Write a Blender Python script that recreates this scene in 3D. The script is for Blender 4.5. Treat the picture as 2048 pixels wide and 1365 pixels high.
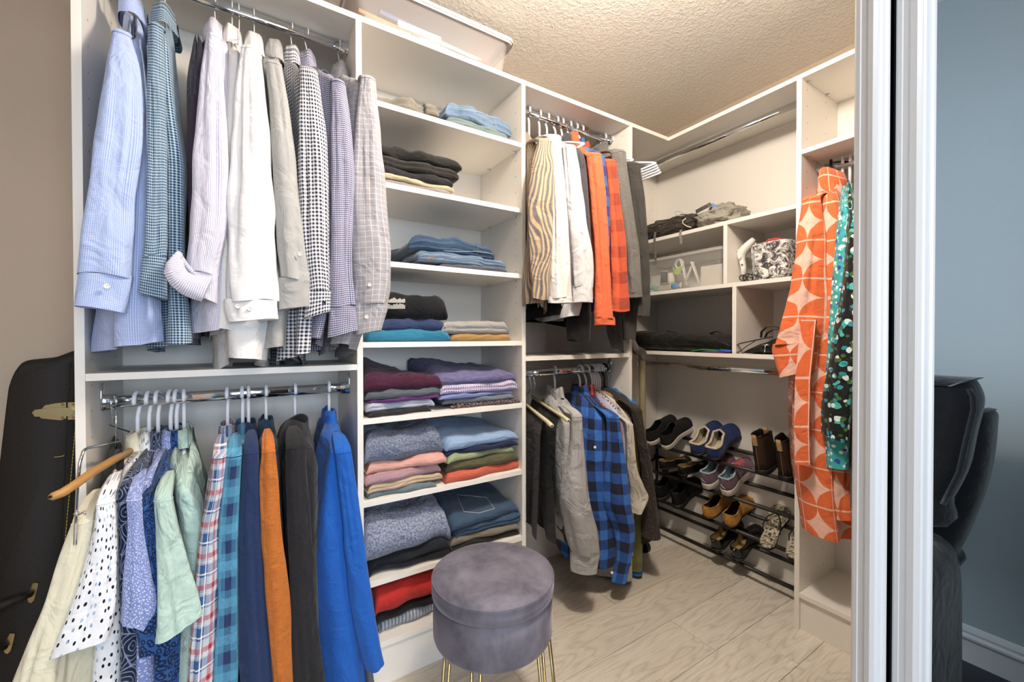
import bpy, bmesh, math, random
from mathutils import Vector, Matrix, noise
random.seed(7)
PI = math.pi
for o in list(bpy.data.objects): bpy.data.objects.remove(o)
COL = bpy.context.scene.collection
SC = bpy.context.scene

# ------------------------------------------------------------------ camera
CH = 1.15
FPX = 830.7
YAW, PIT, ROL = math.radians(32.2), math.radians(-0.536), math.radians(-0.0745)
FW = Vector((math.sin(YAW)*math.cos(PIT), math.cos(YAW)*math.cos(PIT), math.sin(PIT)))
R0 = Vector((math.cos(YAW), -math.sin(YAW), 0)); U0 = R0.cross(FW)
RT = R0*math.cos(ROL)+U0*math.sin(ROL); UP = -R0*math.sin(ROL)+U0*math.cos(ROL)
cam_d = bpy.data.cameras.new('camera'); cam = bpy.data.objects.new('camera', cam_d); COL.objects.link(cam)
M3 = Matrix((RT, UP, -FW)).transposed()
cam.matrix_world = Matrix.Translation((0, 0, CH)) @ M3.to_4x4()
cam_d.sensor_width = 36; cam_d.lens = FPX/2048*36; cam_d.clip_start = 0.02
SC.camera = cam
SC.view_settings.view_transform = 'Standard'; SC.view_settings.look = 'None'
SC.view_settings.exposure = -0.02; SC.view_settings.gamma = 1.0
SC.view_settings.use_curve_mapping = False

def ray(px, py): return FW*FPX + RT*(px-1024) - UP*(py-682.5)
def aty(px, py, Y):
    v = ray(px, py); v = v*(Y/v.y); return Vector((v.x, v.y, v.z+CH))
def atx(px, py, X):
    v = ray(px, py); v = v*(X/v.x); return Vector((v.x, v.y, v.z+CH))

# ------------------------------------------------------------------ world and lights
w = bpy.data.worlds.new('world'); SC.world = w; w.use_nodes = True
bg = w.node_tree.nodes['Background']; bg.inputs[0].default_value = (0.55, 0.72, 1.0, 1); bg.inputs[1].default_value = 1.0
def area(name, loc, target, sx, sy, power, col):
    d = bpy.data.lights.new(name, 'AREA'); d.shape = 'RECTANGLE'; d.size = sx; d.size_y = sy
    d.energy = power; d.color = col
    o = bpy.data.objects.new(name, d); COL.objects.link(o); o.location = loc
    o.rotation_euler = (Vector(target)-Vector(loc)).to_track_quat('-Z', 'Y').to_euler()
    return o
LAMP = (0.80, 0.58, 2.27)
LAMP_POWER = 45.0
area('window_daylight', (0.3, -3.15, 1.5), (0.3, 0, 1.3), 2.3, 1.5, 110, (0.72, 0.85, 1.0))
area('bedroom_fill_light', (0.2, -1.0, 2.3), (0.2, -0.9, 0), 0.7, 0.7, 24, (1.0, 0.88, 0.76))  # added warm fill in the bedroom, no lamp fixture belongs to it

# ------------------------------------------------------------------ materials
def lin(c):
    if isinstance(c, str):
        c = [int(c[i:i+2], 16)/255 for i in (0, 2, 4)]
    return tuple((x/12.92 if x <= .04045 else ((x+.055)/1.055)**2.4) for x in c)
class G:
    def __init__(s, name, rough=.6, metal=0, spec=.5):
        s.m = bpy.data.materials.new(name); s.m.use_nodes = True; s.nt = s.m.node_tree
        s.b = s.nt.nodes['Principled BSDF']; s.b.inputs['Roughness'].default_value = rough
        s.b.inputs['Metallic'].default_value = metal; s.b.inputs['Specular IOR Level'].default_value = spec
        s._uv = None
    def put(s, sock, v):
        if isinstance(v, (int, float)): sock.default_value = v
        elif isinstance(v, str): sock.default_value = lin(v)+(1,)
        elif isinstance(v, tuple): sock.default_value = v if len(v) == len(sock.default_value) else v+(1,)
        elif v is not None: s.nt.links.new(v, sock)
    def n(s, t, **k):
        n = s.nt.nodes.new(t)
        for a, b in k.items(): setattr(n, a, b)
        return n
    def mt(s, op, a, b=None, c=None):
        n = s.n('ShaderNodeMath', operation=op)
        s.put(n.inputs[0], a)
        if b is not None: s.put(n.inputs[1], b)
        if c is not None: s.put(n.inputs[2], c)
        return n.outputs[0]
    def mix(s, f, a, b):
        n = s.n('ShaderNodeMix', data_type='RGBA')
        s.put(n.inputs[0], f); s.put(n.inputs[6], a); s.put(n.inputs[7], b); return n.outputs[2]
    def coord(s, kind='UV', scale=(1, 1, 1)):
        tc = s.n('ShaderNodeTexCoord'); mp = s.n('ShaderNodeMapping'); mp.inputs['Scale'].default_value = scale
        s.nt.links.new(tc.outputs[kind], mp.inputs[0]); return mp.outputs[0]
    def uv(s):
        if s._uv is None:
            sp = s.n('ShaderNodeSeparateXYZ'); s.nt.links.new(s.coord(), sp.inputs[0]); s._uv = (sp.outputs[0], sp.outputs[1])
        return s._uv
    def noise(s, co, scale, detail=2, rough=.5, dist=0):
        n = s.n('ShaderNodeTexNoise'); s.nt.links.new(co, n.inputs['Vector'])
        n.inputs['Scale'].default_value = scale; n.inputs['Detail'].default_value = detail
        n.inputs['Roughness'].default_value = rough; n.inputs['Distortion'].default_value = dist
        return n.outputs[0]
    def vor(s, co, scale, feat='F1', out=0, rnd=1, dim='2D'):
        n = s.n('ShaderNodeTexVoronoi', feature=feat, voronoi_dimensions=dim); s.nt.links.new(co, n.inputs['Vector'])
        n.inputs['Scale'].default_value = scale; n.inputs['Randomness'].default_value = rnd
        return n.outputs[out]
    def ramp(s, f, a, b):
        n = s.n('ShaderNodeMapRange'); s.put(n.inputs[0], f); n.inputs[1].default_value = a; n.inputs[2].default_value = b
        n.inputs[3].default_value = 0; n.inputs[4].default_value = 1; return n.outputs[0]
    def stripe(s, c, per, duty, off=0.0):
        return s.mt('LESS_THAN', s.mt('FRACT', s.mt('MULTIPLY_ADD', c, 1/per, off)), duty)
    def bump(s, h, strength=.3, dist=.01):
        n = s.n('ShaderNodeBump'); n.inputs['Strength'].default_value = strength; n.inputs['Distance'].default_value = dist
        s.nt.links.new(h, n.inputs['Height']); s.nt.links.new(n.outputs[0], s.b.inputs['Normal'])
    def color(s, c): s.put(s.b.inputs['Base Color'], c); return s.m

def plain(name, c, rough=.5, metal=0, spec=.5, bump=None):
    g = G(name, rough, metal, spec)
    if bump: g.bump(g.noise(g.coord('Object'), bump[0], 3), bump[1], bump[2])
    return g.color(c)

def cloth(name, pat, rough=.9, weave=500, wr=.35):
    """pat: hex string or function(g) giving a colour"""
    g = G(name, rough, 0, .25)
    co = g.coord()
    h = g.mt('ADD', g.mt('MULTIPLY', g.noise(co, 13, 3, .55, .6), 1.0), g.mt('MULTIPLY', g.noise(co, weave, 1), .04))
    g.bump(h, wr*1.35, .03)
    g.b.inputs['Sheen Weight'].default_value = .12
    return g.color(pat if isinstance(pat, str) else pat(g))

def gingham(a, b, per, duty=.5):
    def f(g):
        u, v = g.uv()
        return g.mix(g.mt('MULTIPLY', g.mt('ADD', g.stripe(u, per, duty), g.stripe(v, per, duty)), .5), a, b)
    return f
def stripes(a, b, per, duty=.5, ax=0):
    return lambda g: g.mix(g.stripe(g.uv()[ax], per, duty), a, b)
def gridp(a, b, per, wid=.1, c=None):
    def f(g):
        u, v = g.uv()
        col = g.mix(g.mt('MAXIMUM', g.stripe(u, per, wid), g.stripe(v, per, wid)), a, b)
        if c: col = g.mix(g.mt('MULTIPLY', g.stripe(u, per*3, wid/3, .4), .7), col, c)
        return col
    return f
def plaid(base, bands):
    """bands: (colour, period, duty, offset, strength)"""
    def f(g):
        u, v = g.uv(); col = base
        for (c, per, duty, off, st) in bands:
            m = g.mt('MULTIPLY', g.mt('ADD', g.stripe(u, per, duty, off), g.stripe(v, per, duty, off)), st)
            col = g.mix(m, col, c)
        return col
    return f
def buffalo(a, mid, b, per, diag=False):
    def f(g):
        u, v = g.uv(); s1 = g.stripe(u, per, .5); s2 = g.stripe(v, per, .5)
        both = g.mt('MULTIPLY', s1, s2); one = g.mt('MAXIMUM', s1, s2)
        m = mid
        if diag:
            d = g.stripe(g.mt('ADD', u, v), .009, .5); m = g.mix(d, a, b)
        return g.mix(both, g.mix(one, a, m), b)
    return f
def heather(a, b, sc=350):
    return lambda g: g.mix(g.ramp(g.noise(g.coord(), sc, 2, .7), .35, .65), a, b)
def specks(base, c1, c2, sc=60):
    def f(g):
        co = g.coord('UV', (1, .55, 1))
        n = g.n('ShaderNodeTexVoronoi', voronoi_dimensions='2D'); g.nt.links.new(g.coord('UV', (1, .6, 1)), n.inputs['Vector']); n.inputs['Scale'].default_value = sc
        n.inputs['Randomness'].default_value = .55
        m = g.mt('LESS_THAN', n.outputs[0], .185)
        pick = g.mt('GREATER_THAN', g.noise(co, 34, 0), .60)
        return g.mix(m, base, g.mix(pick, c1, c2))
    return f
def leaves(base, line, sc=22, wid=.06):
    def f(g):
        co = g.coord('UV', (1, .6, 1))
        e = g.vor(co, sc, 'DISTANCE_TO_EDGE')
        ln = g.mt('LESS_THAN', e, wid)
        wv = g.mt('LESS_THAN', g.mt('FRACT', g.mt('MULTIPLY', g.vor(co, sc), 5.5)), .22)
        return g.mix(g.mt('MAXIMUM', ln, wv), base, line)
    return f
def blobs(base, c, sc=55, t=.32, ring=True):
    def f(g):
        d = g.vor(g.coord(), sc)
        m = g.mt('LESS_THAN', d, t)
        if ring: m = g.mt('MULTIPLY', m, g.mt('GREATER_THAN', d, t*.45))
        return g.mix(m, base, c)
    return f
def zebra(a, b):
    def f(g):
        u, v = g.uv()
        n1 = g.noise(g.coord('UV', (1, .55, 1)), 9, 1.0, .4); 
        ph = g.mt('ADD', g.mt('MULTIPLY', n1, 60), g.mt('MULTIPLY', u, 400))
        return g.mix(g.ramp(g.mt('ADD', g.mt('SINE', ph), g.mt('MULTIPLY', g.noise(g.coord(), 120, 2), .8)), .25, .6), a, b)
    return f
def hatchcheck(a, dark, per):
    def f(g):
        u, v = g.uv(); s1 = g.stripe(u, per, .45); s2 = g.stripe(v, per, .45)
        d = g.stripe(g.mt('ADD', u, v), .008, .5)
        return g.mix(g.mt('MAXIMUM', g.mt('MULTIPLY', g.mt('MAXIMUM', s1, s2), g.mt('MULTIPLY', d, .55)), g.mt('MULTIPLY', g.mt('MULTIPLY', s1, s2), g.mt('MULTIPLY_ADD', d, .55, .3))), a, dark)
    return f
def floral(base, cols, sc=17):
    def f(g):
        co = g.coord(); col = base
        for i, c in enumerate(cols):
            mp = g.n('ShaderNodeMapping'); mp.inputs['Location'].default_value = (i*3.7, i*1.9, 0); mp.inputs['Scale'].default_value = (1, 1, 1)
            g.nt.links.new(co, mp.inputs[0])
            n = g.n('ShaderNodeTexVoronoi', feature='SMOOTH_F1', voronoi_dimensions='2D'); g.nt.links.new(mp.outputs[0], n.inputs['Vector'])
            n.inputs['Scale'].default_value = sc*(1+.25*i); n.inputs['Smoothness'].default_value = .15
            pet = g.mt('MULTIPLY_ADD', g.noise(mp.outputs[0], sc*2.4, 1), .5, -.25)
            col = g.mix(g.mt('LESS_THAN', g.mt('ADD', n.outputs[0], pet), .17), col, c)
        return col
    return f
def startile(a, b, per=.125):
    def f(g):
        u, v = g.uv()
        cu = g.mt('ABSOLUTE', g.mt('SUBTRACT', g.mt('FRACT', g.mt('MULTIPLY', u, 1/per)), .5))
        cv = g.mt('ABSOLUTE', g.mt('SUBTRACT', g.mt('FRACT', g.mt('MULTIPLY', v, 1/(per*1.15))), .5))
        s = g.mt('ADD', g.mt('POWER', cu, .55), g.mt('POWER', cv, .55))
        n = g.mt('MULTIPLY', g.mt('SUBTRACT', g.noise(g.coord(), 22, 2), .5), .16)
        edge = g.mt('GREATER_THAN', g.mt('MAXIMUM', cu, cv), .478)
        return g.mix(g.mt('MAXIMUM', g.mt('LESS_THAN', g.mt('ADD', s, n), .70), edge), a, b)
    return f
def tiedye(a, b, sc=22):
    return lambda g: g.mix(g.ramp(g.noise(g.coord('Object'), sc, 5, .75, 1.8), .42, .56), a, b)

WHITE = plain('white_melamine', 'ece7df', .42)
WHITE_EDGE = plain('white_melamine_edge', 'f4f0ea', .4)
HOLE = plain('peg_hole_shadow', '8d857c', .8)
CHROME = plain('chrome', 'dfe2e6', .08, 1)
WPLAS = plain('white_plastic_hanger', 'e9ebf2', .35)
WWIRE = plain('white_wire', 'dedcda', .35)
GOLD = plain('brass_metal', 'c9b071', .28, 1)
BPLAS = plain('black_plastic', '17171a', .35)
BEIGEP = plain('beige_foam_bar', 'd9cfa8', .5)
WOODH = plain('hanger_beech_wood', 'b4854a', .45, bump=(60, .1, .002))
BLACKM = plain('charcoal_metal_rail', '3a3735', .4, .6)
DARK = plain('dark_inside', '0b0b0d', .9)
def wallmat(name, c, sc=90, st=.12, d=.004, rough=.75):
    g = G(name, rough, 0, .3); g.bump(g.noise(g.coord('Object'), sc, 3, .6), st, d); return g.color(c)
WALL = wallmat('beige_wall_paint', 'b8a896')
BWALL = wallmat('blue_grey_wall_paint', 'b1b9bd')
def ceilmat():
    g = G('knockdown_ceiling', .85, 0, .2); co = g.coord('Object')
    h = g.mt('ADD', g.ramp(g.noise(co, 70, 3, .6, .4), .44, .62), g.mt('MULTIPLY', g.noise(co, 170, 2), .5))
    g.bump(h, .42, .004); return g.color('ebe6de')
CEIL = ceilmat()
def woodmat():
    g = G('grey_oak_laminate', .38, 0, .4)
    oi = g.n('ShaderNodeObjectInfo'); tc = g.n('ShaderNodeTexCoord')
    add = g.n('ShaderNodeVectorMath', operation='ADD')
    sc = g.n('ShaderNodeVectorMath', operation='SCALE'); sc.inputs[0].default_value = (13, 7, 5); g.nt.links.new(oi.outputs['Random'], sc.inputs['Scale'])
    g.nt.links.new(tc.outputs['Object'], add.inputs[0]); g.nt.links.new(sc.outputs[0], add.inputs[1])
    def mp(s):
        m = g.n('ShaderNodeMapping'); m.inputs['Scale'].default_value = s; g.nt.links.new(add.outputs[0], m.inputs[0]); return m.outputs[0]
    a = g.noise(mp((1.1, 5.5, 1)), 1.6, 2, .5, .3)
    rings = g.mt('FRACT', g.mt('MULTIPLY', a, 13))
    tri = g.mt('ABSOLUTE', g.mt('MULTIPLY_ADD', rings, 2, -1))
    fine = g.noise(mp((5, 120, 1)), 2.2, 3, .7)
    broad = g.noise(mp((.8, 3, 1)), 1.5, 2)
    f1 = g.mt('ADD', g.mt('MULTIPLY', g.mt('POWER', tri, 3), .30), g.mt('MULTIPLY', g.ramp(fine, .35, .75), .42))
    f1 = g.mt('ADD', f1, g.mt('MULTIPLY', g.mt('SUBTRACT', broad, .5), .5))
    g.bump(fine, .12, .002)
    c = g.mix(g.mt('MINIMUM', g.mt('MAXIMUM', f1, 0), 1), 'ece5d9', 'a19383')
    c = g.mix(g.mt('MULTIPLY', oi.outputs['Random'], .3), c, 'a8997f')
    return g.color(c)
OAK = woodmat()
MIRROR = plain('mirror_glass', 'e8f0f2', .015, 1)
FRAMEW = plain('white_door_frame_vinyl', 'dcdbdb', .3)
g = G('charcoal_carpet', .95); g.bump(g.noise(g.coord('Object'), 220, 3), .8, .01)
CARPET = g.color(g.mix(g.noise(g.coord('Object'), 260, 2), '23252a', '4b4e55'))

# ------------------------------------------------------------------ mesh helpers
ORG = {}
def mk(name, vs, fs, mat, parent=None, smooth=True, uvs=None):
    o0 = ORG.get(parent.name, Vector((0, 0, 0))) if parent else Vector((0, 0, 0))
    me = bpy.data.meshes.new(name)
    me.from_pydata([tuple(Vector(v)-o0) for v in vs], [], fs)
    if uvs:
        ul = me.uv_layers.new(name='UVMap')
        for p in me.polygons:
            for li in p.loop_indices: ul.data[li].uv = uvs[me.loops[li].vertex_index]
    me.materials.append(mat)
    if smooth: me.polygons.foreach_set('use_smooth', [True]*len(me.polygons))
    o = bpy.data.objects.new(name, me); COL.objects.link(o)
    if parent: o.parent = parent
    ORG[o.name] = o0
    return o
def tag(o, label=None, cat=None, group=None, kind=None):
    if label: o['label'] = label
    if cat: o['category'] = cat
    if group: o['group'] = group
    if kind: o['kind'] = kind
    return o
def thing(name, label, cat, loc=(0, 0, 0), group=None):
    o = bpy.data.objects.new(name, None); COL.objects.link(o); o.location = loc; o.empty_display_size = .05
    ORG[o.name] = Vector(loc)
    return tag(o, label, cat, group)
class MB:
    def __init__(s): s.v = []; s.f = []; s.uv = []
    def add(s, vs, fs, uvs=None):
        k = len(s.v); s.v += [tuple(v) for v in vs]; s.f += [tuple(i+k for i in f) for f in fs]
        s.uv += uvs if uvs else [(v[0]+v[1], v[2]) for v in vs]
    def box(s, a, b, bev=0.0):
        x0, y0, z0 = [min(a[i], b[i]) for i in range(3)]; x1, y1, z1 = [max(a[i], b[i]) for i in range(3)]
        if bev <= 0:
            s.add([(x0, y0, z0), (x1, y0, z0), (x1, y1, z0), (x0, y1, z0), (x0, y0, z1), (x1, y0, z1), (x1, y1, z1), (x0, y1, z1)],
                  [(0, 3, 2, 1), (4, 5, 6, 7), (0, 1, 5, 4), (1, 2, 6, 5), (2, 3, 7, 6), (3, 0, 4, 7)])
        else:
            bm = bmesh.new(); bmesh.ops.create_cube(bm, size=1)
            for v in bm.verts: v.co = Vector(((x0+x1)/2+v.co.x*(x1-x0), (y0+y1)/2+v.co.y*(y1-y0), (z0+z1)/2+v.co.z*(z1-z0)))
            bmesh.ops.bevel(bm, geom=bm.edges[:], offset=bev, segments=2, affect='EDGES', profile=.5)
            bm.verts.index_update()
            s.add([v.co.copy() for v in bm.verts], [tuple(v.index for v in f.verts) for f in bm.faces]); bm.free()
    def tube(s, pts, r, n=8, caps=True, flat=1.0):
        pts = [Vector(p) for p in pts]; rs = r if isinstance(r, (list, tuple)) else [r]*len(pts)
        up = Vector((0, 0, 1)); ring = []; prev = None
        for i, p in enumerate(pts):
            t = (pts[min(i+1, len(pts)-1)]-pts[max(i-1, 0)])
            if t.length < 1e-9: t = Vector((0, 0, 1))
            t.normalize()
            if prev is None:
                a = t.cross(up)
                if a.length < .05: a = t.cross(Vector((1, 0, 0)))
            else: a = prev - t*prev.dot(t)
            a.normalize(); b = t.cross(a); prev = a
            ring.append([p+(a*math.cos(2*PI*k/n)+b*math.sin(2*PI*k/n)*flat)*rs[i] for k in range(n)])
        vs = [q for rr in ring for q in rr]; fs = []
        for i in range(len(pts)-1):
            for k in range(n):
                fs.append((i*n+k, i*n+(k+1) % n, (i+1)*n+(k+1) % n, (i+1)*n+k))
        if caps: fs += [tuple(range(n))[::-1], tuple((len(pts)-1)*n+k for k in range(n))]
        s.add(vs, fs)
    def rings(s, rings, closed=True, cap0=False, cap1=False, uvs=None):
        n = len(rings[0]); vs = [q for rr in rings for q in rr]; fs = []
        for i in range(len(rings)-1):
            for k in range(n if closed else n-1):
                fs.append((i*n+k, i*n+(k+1) % n, (i+1)*n+(k+1) % n, (i+1)*n+k))
        if cap0: fs.append(tuple(range(n))[::-1])
        if cap1: fs.append(tuple((len(rings)-1)*n+k for k in range(n)))
        s.add(vs, fs, uvs)
    def build(s, name, mat, parent=None, smooth=False):
        return mk(name, s.v, s.f, mat, parent, smooth, s.uv)
def boxo(name, a, b, mat, parent=None, bev=0.0):
    m = MB(); m.box(a, b, bev); return m.build(name, mat, parent)
def tubeo(name, pts, r, mat, parent=None, n=8, flat=1.0):
    m = MB(); m.tube(pts, r, n, True, flat); return m.build(name, mat, parent, True)
def xf(o, loc, rot=(0, 0, 0)):
    o.location = loc; o.rotation_euler = rot; ORG[o.name] = Vector(loc); return o
def lerp(a, b, t): return a+(b-a)*t
def interp(tab, x):
    """tab: list of (x, v...) ascending; returns list of values, smooth"""
    if x <= tab[0][0]: return tab[0][1:]
    if x >= tab[-1][0]: return tab[-1][1:]
    for i in range(len(tab)-1):
        a, b = tab[i], tab[i+1]
        if a[0] <= x <= b[0]:
            t = (x-a[0])/max(1e-9, b[0]-a[0]); p = tab[max(i-1, 0)]; q = tab[min(i+2, len(tab)-1)]
            out = []
            for k in range(1, len(a)):
                h = b[0]-a[0]
                m0 = (b[k]-p[k])/max(1e-6, b[0]-p[0])*h; m1 = (q[k]-a[k])/max(1e-6, q[0]-a[0])*h
                t2 = t*t; t3 = t2*t
                out.append((2*t3-3*t2+1)*a[k]+(t3-2*t2+t)*m0+(-2*t3+3*t2)*b[k]+(t3-t2)*m1)
            return tuple(out)

# ------------------------------------------------------------------ room shell
XR, YB, ZC = 2.15, 1.735, 2.38
def struct(name, a, b, mat, parent=None):
    o = boxo(name, a, b, mat, parent)
    if parent is None: o['kind'] = 'structure'
    return o
struct('wall_back', (-.95, YB, 0), (XR+.1, YB+.1, ZC), WALL)
struct('wall_left', (-.95, .17, 0), (-.85, YB, ZC), WALL)
struct('wall_right', (XR, .25, 0), (XR+.1, YB, ZC), WALL)
struct('ceiling', (-2.2, -3.0, ZC), (XR+.1, YB+.1, ZC+.1), CEIL)
struct('wall_front', (-.95, .165, 2.06), (XR, .26, ZC), WALL)
# bedroom seen in the mirror
struct('wall_bedroom_right', (XR, -3.0, 0), (XR+.1, .25, ZC), BWALL)
struct('wall_bedroom_left', (-2.2, -3.0, 0), (-2.1, .165, ZC), BWALL)
struct('wall_bedroom_front', (-2.1, .165, 0), (-.95, .26, ZC), BWALL)
wb = MB(); wb.box((-2.2, -3.1, 0), (XR+.1, -3.0, .75)); wb.box((-2.2, -3.1, 2.2), (XR+.1, -3.0, ZC+.1))
wb.box((-2.2, -3.1, .75), (-.9, -3.0, 2.2)); wb.box((1.5, -3.1, .75), (XR+.1, -3.0, 2.2))
wb.build('wall_bedroom_back', BWALL)['kind'] = 'structure'
wf = MB(); wf.box((-.9, -3.06, .75), (1.5, -3.02, .81)); wf.box((-.9, -3.06, 2.14), (1.5, -3.02, 2.2))
for x in (-.9, .27, 1.44): wf.box((x, -3.06, .81), (x+.06, -3.02, 2.14))
wf.build('window_1', FRAMEW)['kind'] = 'structure'
struct('floor_bedroom', (-2.2, -3.0, -.05), (XR+.1, .20, 0.0), CARPET)
# moulded baseboard on the bedroom right wall
prof = [(0, 0), (-.014, 0), (-.014, .075), (-.020, .085), (-.020, .092), (-.012, .100), (-.013, .108), (-.008, .118), (-.004, .124), (0, .126)]
m = MB()
m.rings([[(XR+p[0]-.001, y, p[1]) for p in prof] for y in (-3.0, .16)], closed=False)
m.build('baseboard_right', FRAMEW)['kind'] = 'structure'
# floor with separate planks
fl = struct('floor', (-.95, .20, -.05), (XR+.1, YB+.1, -.012), plain('floor_joint', '5a4e42', .9))
rows_y = [.205+.0]
ys = [.20, .303, .496, .689, .8815, 1.0745, 1.2675, 1.4605, 1.6535, 1.735]
butts = [[-.2, 1.02], [.55, 1.75], [-.1, 1.15], [.35, 1.62], [.22, 1.435], [-.45, .76, 1.98], [.1, 1.32], [-.3, .9], [.45, 1.66]]
rp = random.Random(3)
for j in range(len(ys)-1):
    xs = [-.85]+butts[j]+[XR]
    for i in range(len(xs)-1):
        gpp = .0007
        boxo('plank', (xs[i]+gpp, ys[j]+gpp, -.012), (xs[i+1]-gpp, ys[j+1]-gpp, rp.uniform(-.0003, 0)), OAK, fl, .0006)

# ------------------------------------------------------------------ sliding mirror doors
def stile(m, x, yf, yb, wid, z0, z1, s=1):
    # moulded stile seen from above: side, then ridges on the front
    pr = [(0, yb), (-.0015*s, yb-.002), (-.0015*s, yb-.006), (0.0, yb-.007), (0, yb-.013), (-.0008*s, yb-.014), (-.0008*s, yf+.004), (.002*s, yf), (.008*s, yf), (.010*s, yf+.0015), (.014*s, yf+.0015), (.016*s, yf-.0005),
          (wid*.55*s, yf-.0005), (wid*.6*s, yf+.001), (wid*.8*s, yf+.001), (wid*.85*s, yf-.001), (wid*s, yf-.001), (wid*s, yb)]
    m.rings([[(x+p[0], p[1], z) for p in pr] for z in (z0, z1)], closed=True, cap0=True, cap1=True)
def mdoor(name, x0, x1, yf, yb, wid, label):
    d = thing(name, None, None, (x0, yf, 0)); d['kind'] = 'structure'
    m = MB(); stile(m, x0, yf, yb, wid, .012, 2.05); m.build('stile', FRAMEW, d)
    m = MB(); stile(m, x1, yf, yb, wid, .012, 2.05, -1); m.build('stile', FRAMEW, d)
    boxo('rail', (x0+wid, yf, .012), (x1-wid, yb, .06), FRAMEW, d)
    boxo('rail', (x0+wid, yf, 2.0), (x1-wid, yb, 2.05), FRAMEW, d)
    boxo('mirror_pane', (x0+wid-.002, yf+.003, .05), (x1-wid+.002, yf+.008, 2.01), MIRROR, d)
    boxo('backing_board', (x0+wid-.002, yf+.0085, .05), (x1-wid+.002, yb-.002, 2.01), plain('dark_hardboard', '2a221c', .9), d)
    if name == 'door_1': boxo('dark_gap_strip', (x0+.003, yb+.0003, .02), (x0+wid+.05, yb+.0030, 2.04), DARK, d)  # black strip added so the slit between the two doors goes dark
    return d
mdoor('door_1', .700, 2.10, .166, .190, .056, '')
mdoor('door_2', .655, 2.12, .1955, .2182, .041, '')
boxo('trim_1', (-.85, .15, .0), (XR, .26, .011), plain('door_track_metal', 'a9a7a3', .4, .8))['kind'] = 'structure'
boxo('trim_2', (-.85, .16, 2.052), (XR, .255, 2.0595), FRAMEW)['kind'] = 'structure'

# ------------------------------------------------------------------ closet system
T = .018
YF, YK = 1.375, 1.722          # front edge and back panel face of the left-hand run
XF, XK = 1.812, 2.137          # the same for the right-hand run
ZT = 2.170
AX = [(-.351, -.333), (.286, .304), (.913, .931), (1.527, 1.545)]
def holes(parent, fn, zs):
    m = MB(); n = 6
    for z in zs:
        c, ax1 = fn(z)
        for cc in c:
            m.add([Vector(cc)+Vector(ax1)*math.cos(k*PI/3)*.0027+Vector((0, 0, 1))*math.sin(k*PI/3)*.0027 for k in range(n)], [tuple(range(n))])
    o = m.build('peg_holes', HOLE, parent); o['kind'] = 'stuff'; return o
ZH = [.2+.064*i for i in range(31)]
def pins(parent, pts, ax):
    for p in pts:
        q = Vector(p)+Vector(ax)*.014
        tubeo('shelf_pin', [p, q], .0035, CHROME, parent, 6)
# unit 1: wide hanging bay on the left
u1 = thing('hanging_cabinet', 'white melamine bay on the far left with two rods full of mens shirts', 'cabinet', (-.35, YF, 0), 'bays of the white closet system')
boxo('side_panel', (AX[0][0], YF, 0), (AX[0][1], YK, ZT-T), WHITE, u1, .0007)
boxo('back_panel', (AX[0][1], YK, .1), (AX[1][0], YK+.009, ZT-T), WHITE, u1)
boxo('top_board', (AX[0][0], YF, ZT-T), (AX[1][0], YK, ZT), WHITE, u1, .0007)
boxo('shelf', (AX[0][1], YF+.001, 1.046), (AX[1][0], YK, 1.064), WHITE, u1, .0007)
holes(u1, lambda z: ([(AX[0][1]+.0006, YF+.045, z), (AX[0][1]+.0006, YK-.09, z)], (0, 1, 0)), ZH)
# unit 2: shelf tower
u2 = thing('shelf_tower', 'white shelf tower holding folded clothes and jeans', 'cabinet', (.286, YF, 0), 'bays of the white closet system')
boxo('side_panel', (AX[1][0], YF, 0), (AX[1][1], YK, ZT), WHITE, u2, .0007)
boxo('back_panel', (AX[1][1], YK, .1), (AX[2][0], YK+.009, ZT-T), WHITE, u2)
boxo('top_board', (AX[1][1], YF+.0005, ZT-T), (AX[2][0], YK, ZT), WHITE, u2, .0007)
SH = [1.919, 1.660, 1.401, 1.1345, .887, .620, .355]
for z in SH: boxo('shelf', (AX[1][1], YF+.001, z-T), (AX[2][0], YK, z), WHITE, u2, .0007)
boxo('shelf', (AX[1][1], YF+.001, .127), (AX[2][0], YK, .145), WHITE, u2, .0007)
boxo('toe_kick', (AX[1][1], YF+.006, 0), (AX[2][0], YF+.024, .1265), WHITE, u2, .0007)
holes(u2, lambda z: ([(AX[1][1]+.0006, YF+.045, z), (AX[1][1]+.0006, YK-.09, z), (AX[2][0]-.0006, YF+.045, z), (AX[2][0]-.0006, YK-.09, z)], (0, 1, 0)), ZH)
pins(u2, [(AX[2][0]-.014, y, z-T-.0035) for z in SH[:4] for y in (YF+.045, YK-.09)], (1, 0, 0))
# unit 3: second hanging bay
u3 = thing('hanging_cabinet', 'white melamine bay in the middle, striped jumper and orange sleeves hanging in it', 'cabinet', (.913, YF, 0), 'bays of the white closet system')
boxo('side_panel', (AX[2][0], YF, 0), (AX[2][1], YK, ZT), WHITE, u3, .0007)
boxo('side_panel', (AX[3][0], YF, 0), (AX[3][1], YK, ZT), WHITE, u3, .0007)
boxo('back_panel', (AX[2][1], YK, 0.0), (AX[3][0], YK+.009, ZT-T), WHITE, u3)
boxo('top_board', (AX[2][1], YF+.0005, ZT-T), (AX[3][0], YK, ZT), WHITE, u3, .0007)
boxo('shelf', (AX[2][1], YF+.001, 1.054), (AX[3][0], YK, 1.072), WHITE, u3, .0007)
holes(u3, lambda z: ([(AX[2][1]+.0006, YF+.045, z), (AX[3][0]-.0006, YF+.045, z), (AX[3][0]-.0006, YK-.09, z), (AX[3][1]+.0006, YF+.045, z)], (0, 1, 0)), ZH)
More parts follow.
